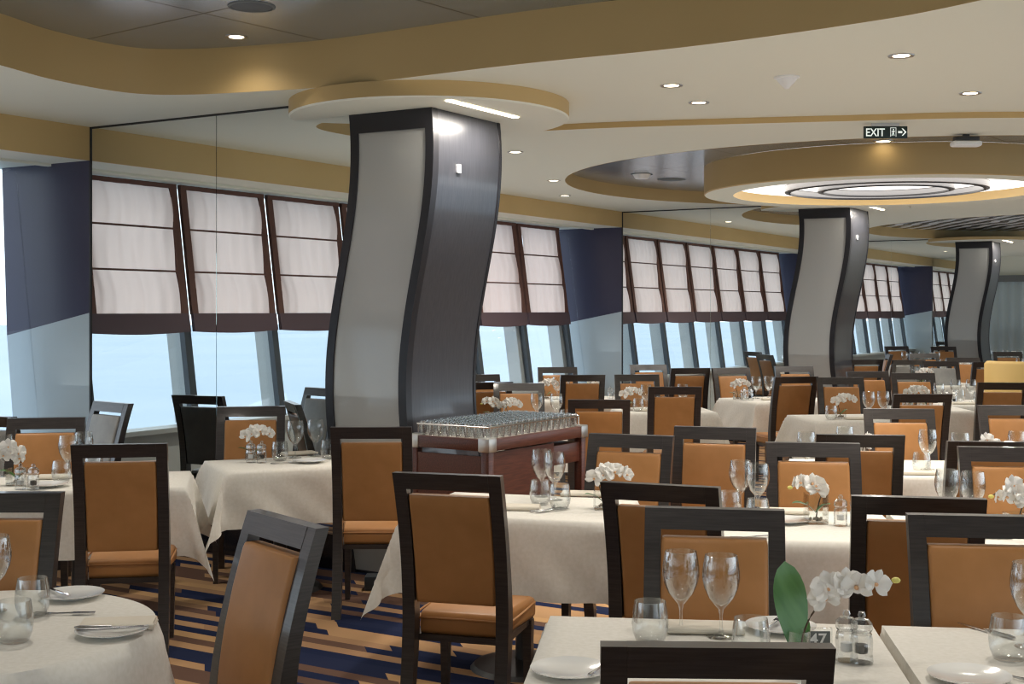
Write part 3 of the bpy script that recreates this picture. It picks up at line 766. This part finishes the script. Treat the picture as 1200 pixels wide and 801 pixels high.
def flower(parent, p, d, sz=.045, roll=0):
    q = Vector(d).normalized().to_track_quat('Z', 'Y')
    M = Matrix.Translation(p) @ q.to_matrix().to_4x4() @ Matrix.Rotation(roll, 4, 'Z')
    bm = flower_bm(sz); bmesh.ops.transform(bm, matrix=M, verts=bm.verts)
    f = finish('flower', bm, petalm, parent, ang=3)
    bm = bmesh.new(); bmesh.ops.create_uvsphere(bm, u_segments=8, v_segments=6, radius=sz*.13, matrix=M @ Matrix.Translation((0, -sz*.05, sz*.12)) @ Matrix.Scale(1.6, 4, (0, 0, 1)))
    finish('flower_lip', bm, lipm, f)
    return f
def mk_orchid(var=0):
    rnd = random.Random(40+var)
    t = thing('orchid_vase', '', 'flower vase')
    big = var in (0, 3)
    h = .11 if big else .075; w = .028 if var == 3 else .038
    bm = bmesh.new()
    if var == 3: lathe(bm, [(0, 0), (w, 0), (w*1.05, .003), (w*1.05, h), (w*.92, h), (w*.92, .01), (0, .01)], 24)
    else:
        box(bm, -w, w, -w, w, 0, .008, bev=.002); 
        for a in range(4):
            M = Matrix.Rotation(a*PI/2, 4, 'Z'); box(bm, -w, w-.004, w-.004, w, .008, h, M=M)
    finish('vase', bm, glass, t, ang=.5)
    bm = bmesh.new()
    for k in range(14):
        a = rnd.uniform(0, 6.28); r = rnd.uniform(0, w*.62)
        bmesh.ops.create_icosphere(bm, subdivisions=1, radius=.006, matrix=Matrix.Translation((r*math.cos(a), r*math.sin(a), .014+.004*(k % 2))))
    o = finish('pebbles', bm, pebble, t); o['kind'] = 'stuff'
    # leaves
    def leaf(ang, ln, wd, tilt, curl):
        bm = bmesh.new(); rows = []
        for i in range(11):
            s = i/10; ww = wd*(math.sin(PI*(s*.88+.12)))**.7*.5*(.5+.7*s)
            r_ = []
            for j in range(7):
                q = -1+j/3; y = ln*s*math.cos(tilt) ; z = h*.35 + ln*s*math.sin(tilt) - curl*ln*s*s + .25*ww*abs(q)
                r_.append(bm.verts.new((q*ww, y, z)))
            rows.append(r_)
        for A, B in zip(rows, rows[1:]):
            for j in range(6): bm.faces.new((A[j], A[j+1], B[j+1], B[j]))
        bmesh.ops.transform(bm, matrix=Matrix.Rotation(ang, 4, 'Z'), verts=bm.verts)
        m = finish('leaf', bm, leafm, t, ang=3); return m
    if var == 3: leaf(.45, .235, .125, 1.32, -.05); leaf(-.5, .12, .05, 1.1, .1)
    elif var == 1: leaf(1.9, .11, .045, .75, .35); leaf(-1.2, .09, .04, .9, .35)
    else: leaf(1.6, .13, .05, .8, .45); leaf(-2.4, .10, .045, .9, .4)
    # stem
    if var == 3:
        pts = [(0, 0, .012), (.012, 0, .10), (.04, -.01, .165), (.085, -.02, .205), (.14, -.03, .222), (.19, -.035, .236), (.24, -.035, .246)]
        fl = [(3, (-.3, -1, .3), .048), (3.6, (.2, -1, .5), .045), (4.1, (0, -1, -.2), .046), (4.6, (.3, -1, .2), .040), (2.6, (-.6, -1, 0), .044), (3.3, (-.2, -.8, .9), .04)]
        buds = [(5.15, .011), (5.45, .008), (6, .008)]
    else:
        s = -1 if var in (0, 2) else 1
        pts = [(0, 0, .012), (-.01*s, 0, .07), (-.02*s, -.005, .115), (0, -.01, .145), (.035*s, -.015, .158), (.075*s, -.02, .150), (.10*s, -.02, .135)]
        fl = [(2, (-.5, -1, .2), .040), (2.7, (.1, -1, .5), .042), (3.3, (-.2, -1, -.2), .042), (4, (.3, -1, .3), .040), (4.7, (.6, -1, 0), .036), (3.6, (0, -.6, 1), .036), (5.3, (.8, -1, -.1), .03)]
        buds = [(6, .007)]
    pts = [Vector(p) for p in pts]
    bm = bmesh.new(); tube(bm, smoothline([tuple(p) for p in pts], 4), .0026, 6); finish('stem', bm, stemm, t)
    def along(u): i = min(int(u), len(pts)-2); return pts[i].lerp(pts[i+1], u-i)
    for k, (u, d, sz) in enumerate(fl):
        p = along(u) + Vector(d).normalized()*.014 + Vector((rnd.uniform(-.012, .012), 0, rnd.uniform(-.018, .018)))
        flower(t, p, d, sz, rnd.uniform(-.5, .5))
    for u, r in buds:
        bm = bmesh.new(); bmesh.ops.create_uvsphere(bm, u_segments=10, v_segments=8, radius=r, matrix=Matrix.Translation(along(u)) @ Matrix.Scale(1.5, 4, (1, 0, 0))); finish('bud', bm, budm, t)
    return t
def wine(x, y, lab): return put('wine', mk_wine, x, y, TZ, 0, 'tall clear wine glass, ' + lab)
def tumb(x, y, lab): return put('tumbler', mk_tumbler, x, y, TZ, 0, 'rounded clear tumbler, ' + lab)
def plate(x, y, lab): return put('plate', mk_plate, x, y, TZ, 0, 'small round white plate, ' + lab)
def knife(x, y, r, lab, z=TZ, ): return put('knife', mk_knife, x, y, z, r, 'steel knife, ' + lab)
def fork(x, y, r, lab, z=TZ): return put('fork', mk_fork, x, y, z, r, 'steel fork, ' + lab)
def napk(x, y, r, lab, z=TZ): return put('napkin', mk_napkin, x, y, z, r, 'folded cream napkin, ' + lab)
def mills(x, y, lab, dx=.065):
    put('salt', lambda: mk_mill(False), x, y, TZ, 0, 'clear faceted salt mill, ' + lab)
    put('pepper', lambda: mk_mill(True), x+dx, y-.02, TZ, 0, 'clear pepper mill holding dark peppercorns, ' + lab)
def orchid(x, y, r, lab, var=0): return put('orchid%d' % var, lambda: mk_orchid(var), x, y, TZ, r, 'white orchid in a glass vase, ' + lab)

# ================================================================== furniture layout
D0 = 'round table at left front'
D1 = 'number 47 table'
D1b = 'front right corner table'
D2 = 'table before the dark pier'
D3 = 'second-row cube vase table'
D3b = 'second-row right edge table'
D4 = 'centre table before the trolley'
D5 = 'table against the near mirror'
D6 = 'third-row right-hand table'
D6b = 'third-row right edge table'
table(-1.60, 3.74, 1.08, 1.08, 0, D0, rnd=True)
table(.534, 3.375, .96, .98, -7, D1, flat=1)
table(1.515, 3.255, .96, .98, -7, D1b, flat=-1)
table(-2.36, 6.98, 1.15, .72, 12, D2)
table(1.18, 5.58, .95, .82, -7, D3, flat=1)
table(2.155, 5.46, .95, .82, -7, D3b, flat=-1)
table(.06, 6.10, .95, .74, -16, D4)
table(-1.42, 7.84, .80, .60, 25, D5, o=.33)
table(2.18, 7.62, .95, .80, -6, D6, flat=1)
table(3.18, 7.515, .95, .80, -6, D6b, flat=-1)
far = [(3.0, 11.15, 1.0, .7, 8, 'fourth-row table before the second column'), (2.80, 13.45, 1.0, .75, 20, 'table left of the second column'),
       (1.42, 12.0, .85, .7, 5, 'table before the second mirror'), (.28, 10.55, .95, .7, 0, 'table just behind the trolley'),
       (.72, 13.55, .9, .7, 5, 'table by the second pier'), (4.72, 12.95, .95, .8, -5, 'table left of the tan booth'),
       (3.98, 12.2, .6, .7, 0, 'narrow table right of column two'), (5.40, 16.15, .9, .8, 10, 'distant table between far columns'),
       (6.3, 18.3, .9, .8, 10, 'distant table before the third column'), (7.6, 18.6, .9, .8, 0, 'distant table at right edge'),
       (6.9, 21.5, .9, .8, 20, 'most distant table by third mirror'), (8.6, 22.4, .9, .8, 0, 'most distant table under third column'),
       (-.75, 11.9, .8, .7, 25, 'window table behind the near column')]
for f in far: table(*f)

# --- chairs, near to far
chair(railpt(840, 755), -2, 'dark framed chair nearest the camera, only its top rail in view at the bottom edge')
chair(railpt(837, 595), 171, 'tan leather chair behind the two large wine glasses, far side of ' + D1)
chair(atd(1148, 4.0, 1.06), 173, 'tan leather chair at the far side of ' + D1b)
chair(railpt(336, 607), 180-52, 'tilted blue-grey framed tan chair facing left to the ' + D0)
chair(atd(0, 4.50, 1.06), 180, 'tan leather chair cut by the left edge behind the ' + D0)
chair(railpt(140, 520), 9, 'large dark framed tan chair seen from behind at the ' + D2)
chair(atd(55, 7.62, 1.06), 190, 'tan leather chair on the far side of ' + D2)
chair(railpt(435, 500), 1, 'dark framed tan chair before the first column, at the ' + D5)
chair(railpt(524, 555), -16, 'dark framed tan chair seen from behind at the ' + D4)
chair(atd(740, 6.58, 1.06), 160, 'grey-brown framed tan chair behind the orchid of the ' + D4)
chair(railpt(773, 567), -21, 'dark framed tan chair left of and behind the two large wine glasses')
chair(railpt(1076, 582), -11, 'dark framed chair seen from behind, backing on the ' + D1b)
chair(atd(952, 6.18, 1.06), 172, 'tan chair behind the orchid cube vase of the ' + D3)
chair(railpt(1008, 509), -8, 'dark framed chair seen from behind at the ' + D6)
chair(railpt(1165, 517), -6, 'dark framed chair seen from behind at the ' + D6b)
chair(atd(1180, 5.98, 1.06), 172, 'tan chair on the far side of ' + D3b)
chair(railpt(838, 500), 165, 'blue-grey framed tan chair standing alone left of the ' + D6)
chair(atd(1053, 8.3, 1.06), 175, 'blue-grey framed tan chair on the far side of ' + D6)
chair(atd(1185, 8.6, 1.06), 178, 'blue-grey framed tan chair on the far side of ' + D6b)
q = rc(-5.86, 6.40); chair(Vector((q.x, q.y, 1.06)), 188, 'tan chair behind the orchid of the ' + D5)
# the grey chair stands just before the mirror and is also seen reflected in it
q = rc(-6.95, 6.20); chair(Vector((q.x, q.y, 1.06)), 180-31-10, 'grey upholstered chair with its back against the near mirror', 'grey')
q = rc(-6.72, 5.0); chair(Vector((q.x, q.y, 1.06)), -20, 'grey upholstered chair left of the pier, seen in the mirror beside the column', 'grey')
chair(railpt(702, 468), -2, 'dark framed chair at the right end of the glass trolley')
chair(railpt(791, 453), 0, 'dark framed chair seen from behind, before the ' + far[2][5])
chair(railpt(1081, 461.5), 0, 'dark framed chair with its back to us, before the ' + far[0][5])
chair(railpt(1176, 448), -5, 'dark brown framed chair before the ' + far[5][5])
chair(atd(933, 12.3, 1.06), 12, 'dark framed chair seen from behind, before the ' + far[1][5])
chair(atd(984, 12.15, 1.06), 180, 'tan chair on the far side of ' + far[0][5])
chair(railpt(1016, 435), 185, 'orange-tan chair facing us right of the second column, before the third mirror')
chair(atd(930, 14.6, 1.06), 185, 'orange-tan chair before the foot of the second column')
chair(atd(856, 14.15, 1.06), 195, 'tan chair behind the orchid of the ' + far[1][5])
chair(railpt(809, 431), 8, 'dark framed chair with back to us, left of ' + far[1][5])
chair(atd(746, 12.7, 1.06), 182, 'tan chair on the far side of ' + far[2][5])
chair(railpt(683, 439), 5, 'dark framed chair seen from behind, before the second pier')
chair(atd(653, 14.35, 1.06), 185, 'brown chair on the far side of ' + far[4][5])
chair(atd(608, 11.2, 1.06), 182, 'tan chair behind the orchid of the ' + far[3][5])
chair(railpt(573, 448, 11.35), 20, 'dark framed chair just right of the first column')
chair(railpt(560, 439, 12.7), 200, 'dark framed chair half hidden behind the first column by the window')
chair(railpt(759, 427), 190, 'dark framed chair close before the left edge of the second mirror')
chair(atd(1069, 13.0, 1.06), 180, 'orange-tan chair behind the orchids of the ' + far[6][5])
chair(railpt(1161, 424), 0, 'dark framed chair with its back to us left of the tan booth seat')
chair(railpt(1016, 421), 10, 'small distant dark framed chair just right of the second column')
chair(railpt(1082, 414), 185, 'distant orange-backed chair midway between the far columns')
chair(atd(1128, 17.2, 1.06), 180, 'distant orange-backed chair below the third column')
chair(atd(1102, 16.0, 1.06), 180, 'distant olive grey upholstered chair below the third column', 'grey')
chair(atd(1065, 16.4, 1.06), 10, 'distant pale grey upholstered chair left of the orange-backed one', 'grey')
chair(railpt(1043, 415, 18.5), 80, 'distant dark chair seen side on right of the second column')
chair(atd(1180, 19.6, 1.06), 180, 'distant dark framed chair right of the third column')
chair(atd(1105, 22.4, 1.06), 180, 'most distant dark framed chair by the third mirror')
chair(atd(1050, 22.6, 1.06), 190, 'most distant dark framed chair left of the mirrored pier')

# --- tan booth seat at the right edge
t = thing('booth_seat', 'curved tan upholstered booth seat at the right edge', 'seat', atd(1196, 13.4, 0))
bm = bmesh.new(); n = 20; A = []
for i in range(n+1):
    th = PI*(1.02 + .96*i/n); r = .34
    A.append([bm.verts.new((q*math.cos(th), q*math.sin(th)*.8, z)) for q, z in ((r+.05, .45), (r+.05, 1.14), (r+.02, 1.17), (r-.02, 1.17), (r-.05, 1.14), (r-.05, .45))])
for p, q in zip(A, A[1:]):
    for k in range(5): bm.faces.new((p[k], q[k], q[k+1], p[k+1]))
bm.faces.new(A[0]); bm.faces.new(A[-1][::-1]); finish('curved_back', bm, tanup, t, ang=.9)
bm = bmesh.new(); lathe(bm, [(0, .30), (.36, .30), (.38, .33), (.38, .45), (.35, .48), (0, .49)], 32); finish('seat', bm, tanup, t)
bm = bmesh.new(); lathe(bm, [(0, 0), (.33, 0), (.33, .30), (0, .30)], 32); finish('plinth', bm, wood, t)

# --- tableware: round table
e = 'on the ' + D0
p = at(38, 722, TZ); tumb(p.x, p.y, 'the farther ' + e)
p = at(17, 752, TZ); tumb(p.x, p.y, 'the nearer one ' + e)
p = at(-8, 716, TZ); wine(p.x, p.y, 'cut by the left edge ' + e)
p = at(84, 700, TZ); plate(p.x, p.y, 'the farther ' + e); knife(p.x-.05, p.y, .75, 'lying across the farther plate ' + e, TZ+.017)
p = at(131, 743, TZ); plate(p.x, p.y, 'the nearer one ' + e)
napk(p.x-.01, p.y+.09, .15, 'behind the nearer plate ' + e)
knife(p.x, p.y, -1.45, 'lying on the nearer plate ' + e, TZ+.017); fork(p.x+.01, p.y-.02, -1.3, 'lying on the nearer plate ' + e, TZ+.017)
p = at(78, 720, TZ); fork(p.x, p.y, -1.5, 'lying between the two plates ' + e)
# number 47 table
e = 'on the ' + D1
p = atd(798, 3.72); wine(p.x, p.y, 'left of the pair ' + e)
p = atd(845, 3.66); wine(p.x, p.y, 'right of the pair ' + e)
p = atd(762, 3.60); tumb(p.x, p.y, 'left of the wine glasses ' + e)
p = atd(880, 3.40); tumb(p.x, p.y, 'right of the wine glasses ' + e)
p = at(826, 738, TZ); napk(p.x, p.y, -.1, 'behind the wine glasses ' + e)
p = at(915, 738, TZ); plate(p.x, p.y, 'left of the orchid ' + e); fork(p.x-.02, p.y, -.5, 'on the plate left of the orchid ' + e, TZ+.017)
p = atd(936, 3.30); orchid(p.x, p.y, 0, 'one broad upright leaf, ' + e, 3)
p = atd(992, 3.42); mills(p.x, p.y, 'beside the number plate ' + e, .035)
p = at(668, 789, TZ); plate(p.x, p.y, 'at the near left corner ' + e); fork(p.x+.08, p.y-.01, -.4, 'on the near left plate ' + e, TZ+.017)
p = atd(958, 3.52)
t = thing('table_number', 'small grey table number plate reading 47 in a clear stand', 'table number', (p.x, p.y, TZ), 0)
boxobj('clear_stand', glass, (-.040, .040, -.006, .006, 0, .062), t, bev=.002)
boxobj('plate', greyplate, (-.031, .033, -.0085, -.0065, .014, .054), t)
text('47', .044, (-.024, -.0105, .018), whitep, t, name='digits', sx=1.05)
boxobj('foot', glass, (-.042, .042, -.02, .02, -.0, .004), t)
# right foreground table
e = 'on the ' + D1b
p = atd(1182, 3.42); tumb(p.x, p.y, 'near the right edge ' + e)
p = atd(1207, 3.55); wine(p.x, p.y, 'cut by the right edge ' + e)
p = at(1136, 797, TZ); plate(p.x, p.y, 'at the near edge ' + e)
p = at(1155, 740, TZ); knife(p.x, p.y, .5, 'beside the tumbler ' + e); p = at(1178, 792, TZ); fork(p.x, p.y, .6, 'beside the near plate ' + e)
# centre table
e = 'on the ' + D4
p = atd(635, 6.42); wine(p.x, p.y, 'left of the pair ' + e)
p = atd(650, 6.30); wine(p.x, p.y, 'right of the pair ' + e)
p = atd(633, 6.15); tumb(p.x, p.y, 'left of the wine glass stems ' + e)
p = atd(656, 6.02); tumb(p.x, p.y, 'right of the wine glass stems ' + e)
p = at(606, 596, TZ); napk(p.x, p.y, -.1, 'at the near left ' + e)
p = at(640, 598, TZ); fork(p.x, p.y, -.9, 'left one beside the napkin ' + e); knife(p.x+.03, p.y-.02, -.9, 'beside the near napkin ' + e)
p = at(683, 580, TZ); napk(p.x, p.y, -.1, 'at the far side ' + e)
p = atd(707, 6.02); orchid(p.x, p.y, 0, 'small arrangement ' + e, 1)
# second row
e = 'on the ' + D3
p = atd(868, 5.96); wine(p.x, p.y, 'left of the pair ' + e)
p = atd(888, 5.84); wine(p.x, p.y, 'right of the pair ' + e)
p = atd(855, 5.78); tumb(p.x, p.y, 'left of the wine glasses ' + e)
p = atd(888, 5.55); tumb(p.x, p.y, 'before the wine glasses ' + e)
p = atd(918, 5.9); napk(p.x, p.y, -.1, 'left of the cube vase ' + e)
p = atd(956, 5.62); orchid(p.x, p.y, 0, 'cube vase, ' + e, 0)
p = atd(985, 5.55); mills(p.x, p.y, 'right of its vase, ' + e)
p = at(880, 630, TZ); fork(p.x, p.y, -1.3, 'near the front edge ' + e)
p = at(920, 612, TZ); plate(p.x, p.y, 'left of the cube vase ' + e)
e = 'on the ' + D3b
p = atd(1110, 5.62); wine(p.x, p.y, 'left of the pair ' + e)
p = atd(1140, 5.55); wine(p.x, p.y, 'right of the pair ' + e)
p = atd(1192, 5.35); orchid(p.x, p.y, 0, 'at right edge, ' + e, 2)
p = at(1150, 628, TZ); napk(p.x, p.y, -.1, 'at the near side ' + e)
# left table
e = 'on the ' + D2
p = atd(20, 6.85); orchid(p.x, p.y, 0, 'dark-leaved arrangement ' + e, 2)
p = atd(80, 7.15); wine(p.x, p.y, 'right of the orchid ' + e)
p = atd(98, 7.35); wine(p.x, p.y, 'farther, behind the chair top ' + e)
p = atd(110, 7.25); tumb(p.x, p.y, 'behind the dark chair top ' + e)
p = atd(72, 6.95); tumb(p.x, p.y, 'left of the wine glass stem ' + e)
p = atd(24, 6.68); mills(p.x, p.y, 'by orchid, ' + e, .075)
p = atd(68, 7.12); napk(p.x, p.y, .2, 'behind the tumbler ' + e)
p = atd(56, 6.78); plate(p.x, p.y, 'at the near edge ' + e)
p = atd(4, 7.2); wine(p.x, p.y, 'at the left edge ' + e)
# mirror table
e = 'on the ' + D5
p = atd(346, 8.1); wine(p.x, p.y, 'left of the pair ' + e)
p = atd(370, 8.2); wine(p.x, p.y, 'right of the pair ' + e)
p = atd(328, 7.95); tumb(p.x, p.y, 'left of the wine glasses ' + e)
p = atd(385, 8.05); tumb(p.x, p.y, 'right of the wine glasses ' + e)
p = atd(297, 8.02); orchid(p.x, p.y, 0, 'at left, ' + e, 1)
p = atd(294, 7.86); mills(p.x, p.y, 'by orchid, ' + e, .07)
p = atd(350, 8.28); napk(p.x, p.y, .5, 'behind the wine glasses ' + e)
p = atd(335, 7.8); fork(p.x, p.y, -1.0, 'near the front edge ' + e)
p = atd(362, 7.85); plate(p.x, p.y, 'at the near edge ' + e)
# third row
e = 'on the ' + D6
p = atd(940, 7.55+.05); 
p = atd(990, 7.7); wine(p.x, p.y, 'left of the pair ' + e)
p = atd(945, 7.35); wine(p.x, p.y, 'at the left corner ' + e)
p = atd(1087, 7.5); wine(p.x, p.y, 'at the right side ' + e)
p = atd(1080, 7.35); tumb(p.x, p.y, 'at the right side ' + e)
p = atd(1010, 7.5); orchid(p.x, p.y, 1.2, 'white blooms leaning left ' + e, 0)
p = atd(1075, 7.3); napk(p.x, p.y, -.1, 'at the near right ' + e)
e = 'on the ' + D6b
p = atd(1125, 7.3); wine(p.x, p.y, 'at the left side ' + e)
p = atd(1160, 7.2); orchid(p.x, p.y, 0, 'behind dark chair, ' + e, 2)
p = atd(1192, 7.4); wine(p.x, p.y, 'at the right edge ' + e)
# far tables
faritems = [
 (0, [('w', 1018, 11.0), ('w', 1035, 11.05), ('o', 985, 11.05), ('t', 1046, 11.0), ('t', 974, 10.95), ('n', 1005, 10.95)]),
 (1, [('w', 886, 13.5), ('w', 901, 13.55), ('o', 860, 13.35), ('m', 869, 13.25), ('n', 905, 13.3), ('t', 876, 13.55)]),
 (2, [('w', 757, 12.0), ('o', 735, 11.95), ('t', 748, 11.85), ('w', 800, 12.1), ('n', 765, 11.85), ('t', 775, 12.1)]),
 (3, [('w', 629, 10.8), ('w', 652, 10.75), ('o', 597, 10.5), ('o', 573, 10.6), ('t', 663, 10.5), ('t', 612, 10.4)]),
 (4, [('w', 653, 13.4), ('w', 662, 13.75), ('o', 640, 13.4), ('o', 702, 13.6), ('t', 690, 13.4), ('m', 715, 13.5)]),
 (5, [('w', 1120, 12.9), ('w', 1138, 12.9), ('t', 1147, 12.75), ('m', 1110, 12.8), ('n', 1128, 12.7), ('t', 1125, 13.15)]),
 (6, [('o', 1068, 12.2), ('o', 1085, 12.15), ('w', 1100, 12.3), ('t', 1060, 12.1), ('t', 1080, 12.4)]),
 (7, [('w', 1055, 15.9), ('w', 1068, 16), ('o', 1080, 15.9), ('t', 1090, 15.7), ('w', 1098, 16.1)]),
 (8, [('w', 1105, 18.3), ('w', 1118, 18.4), ('o', 1125, 18.2), ('t', 1095, 18.1), ('w', 1140, 18.4)]),
 (9, [('w', 1195, 18.6), ('w', 1202, 18.5), ('o', 1212, 18.5), ('t', 1190, 18.4)]),
 (10, [('w', 1070, 21.5), ('w', 1080, 21.6), ('o', 1090, 21.5), ('w', 1060, 21.4), ('w', 1098, 21.7)]),
 (11, [('w', 1165, 22.4), ('w', 1178, 22.5), ('o', 1185, 22.3), ('w', 1195, 22.4)]),
 (12, [('w', 515, 11.9), ('o', 500, 11.9), ('w', 490, 11.8)])]
for ti, its in faritems:
    d = far[ti][5]; cnt = {}
    for kind, px, Y in its:
        p = atd(px, Y); cnt[kind] = cnt.get(kind, 0)+1
        tx, ty, w_, d_, rot_ = far[ti][:5]; a = math.radians(rot_)
        lx = (p.x-tx)*math.cos(a)+(p.y-ty)*math.sin(a); ly = -(p.x-tx)*math.sin(a)+(p.y-ty)*math.cos(a)
        lx = max(-w_/2+.06, min(w_/2-.06, lx)); ly = max(-d_/2+.06, min(d_/2-.06, ly))
        p.x = tx+lx*math.cos(a)-ly*math.sin(a); p.y = ty+lx*math.sin(a)+ly*math.cos(a)
        if kind == 'w': o = wine(p.x, p.y, 'on the ' + d); o['group'] = 'wine glasses on the ' + d
        elif kind == 't': o = tumb(p.x, p.y, 'on the ' + d); o['group'] = 'tumblers on the ' + d
        elif kind == 'o': o = orchid(p.x, p.y, random.uniform(-.6, .6), 'on the ' + d + (', right one' if cnt[kind] == 2 else ''), cnt[kind] % 2)
        elif kind == 'm': mills(p.x, p.y, 'on the ' + d)
        elif kind == 'n': napk(p.x, p.y, 0, 'on the ' + d)

# ------------------------------------------------------------------ glass trolley
TK = 1.044
A0 = at(573, 515, .90*TK); tx = Vector((.557, .830, 0))
LT, WT = 1.13, .60
ang = math.atan2(tx.y, tx.x)
t = thing('glass_trolley', 'dark red wood serving trolley with steel corners carrying rows of glasses', 'trolley', (A0.x, A0.y, 0), ang); t.scale = (1, 1, TK)
bm = bmesh.new()
for (xa, xb, ya, yb) in ((0, LT, 0, .035), (0, LT, WT-.035, WT), (0, .035, 0, WT), (LT-.035, LT, 0, WT)): box(bm, xa, xb, ya, yb, .83, .898, bev=.003)
finish('top_frame', bm, trolwood, t)
boxobj('top_board', trolwood, (.03, LT-.03, .03, WT-.03, .86, .885), t)
for x in (0, LT-.07):
    for y in (0, WT-.07): boxobj('corner_cap', brushed, (x-.006, x+.076, y-.006, y+.076, .825, .905), t, bev=.006)
for x in (.005, LT-.06):
    for y in (.005, WT-.06): boxobj('leg', trolwood, (x, x+.055, y, y+.055, .08, .83), t, bev=.003)
boxobj('end_panel', trolwood, (.012, .03, .055, WT-.055, .22, .80), t)
boxobj('side_panel', trolwood, (.06, .75, .02, .04, .22, .82), t)
boxobj('drawer', trolwood, (.75, LT-.06, .02, .40, .68, .80), t, bev=.003)
boxobj('lower_shelf', trolwood, (.03, LT-.03, .03, WT-.03, .20, .22), t)
for x in (.05, LT-.05):
    for y in (.05, WT-.05):
        bm = bmesh.new(); lathe(bm, [(0, -.02), (.04, -.02), (.042, 0), (.04, .02), (0, .02)], 20, M=Matrix.Translation((x, y, .042)) @ Matrix.Rotation(PI/2, 4, 'Y')); finish('caster', bm, blackp, t)
bm = bmesh.new()
for y in (.03, WT-.03):
    for k in range(4):
        x = .06+k*(LT-.12)/3; tube(bm, [(x, y, .895), (x, y, .965)], .005, 8)
    tube(bm, [(.05, y, .962), (LT-.05, y, .962)], .006, 8)
tube(bm, [(LT-.05, .03, .962), (LT-.05, WT-.03, .962)], .006, 8); tube(bm, [(.05, .03, .962), (.05, WT-.03, .962)], .006, 8)
finish('gallery_rail', bm, steel, t)
bm = bmesh.new(); box(bm, .055, LT-.055, .04, WT-.04, .886, .893); lin = finish('white_liner', bm, cloth, t, smooth=False)
R = Matrix.Rotation(ang, 4, 'Z')
for i in range(15):
    for j in range(8):
        q = R @ Vector((.075 + i*.070, .066 + j*.067, 0))
        put('small', mk_small_glass, A0.x+q.x, A0.y+q.y, .893*TK, 0, 'small clear tumbler in the rows on top of the wooden trolley', 'small tumblers on the trolley')

# small dark floor plate with white letters behind the chair leg
p = at(452, 692, 0)
t = thing('floor_box', 'low dark box with white lettering on the carpet behind the chair legs', 'box', (p.x, p.y, 0), 0)
boxobj('body', mullm, (-.13, .16, 0, .12, 0, .085), t, bev=.008)
text('Ga', .095, (-.075, -.0015, .012), whitep, t)
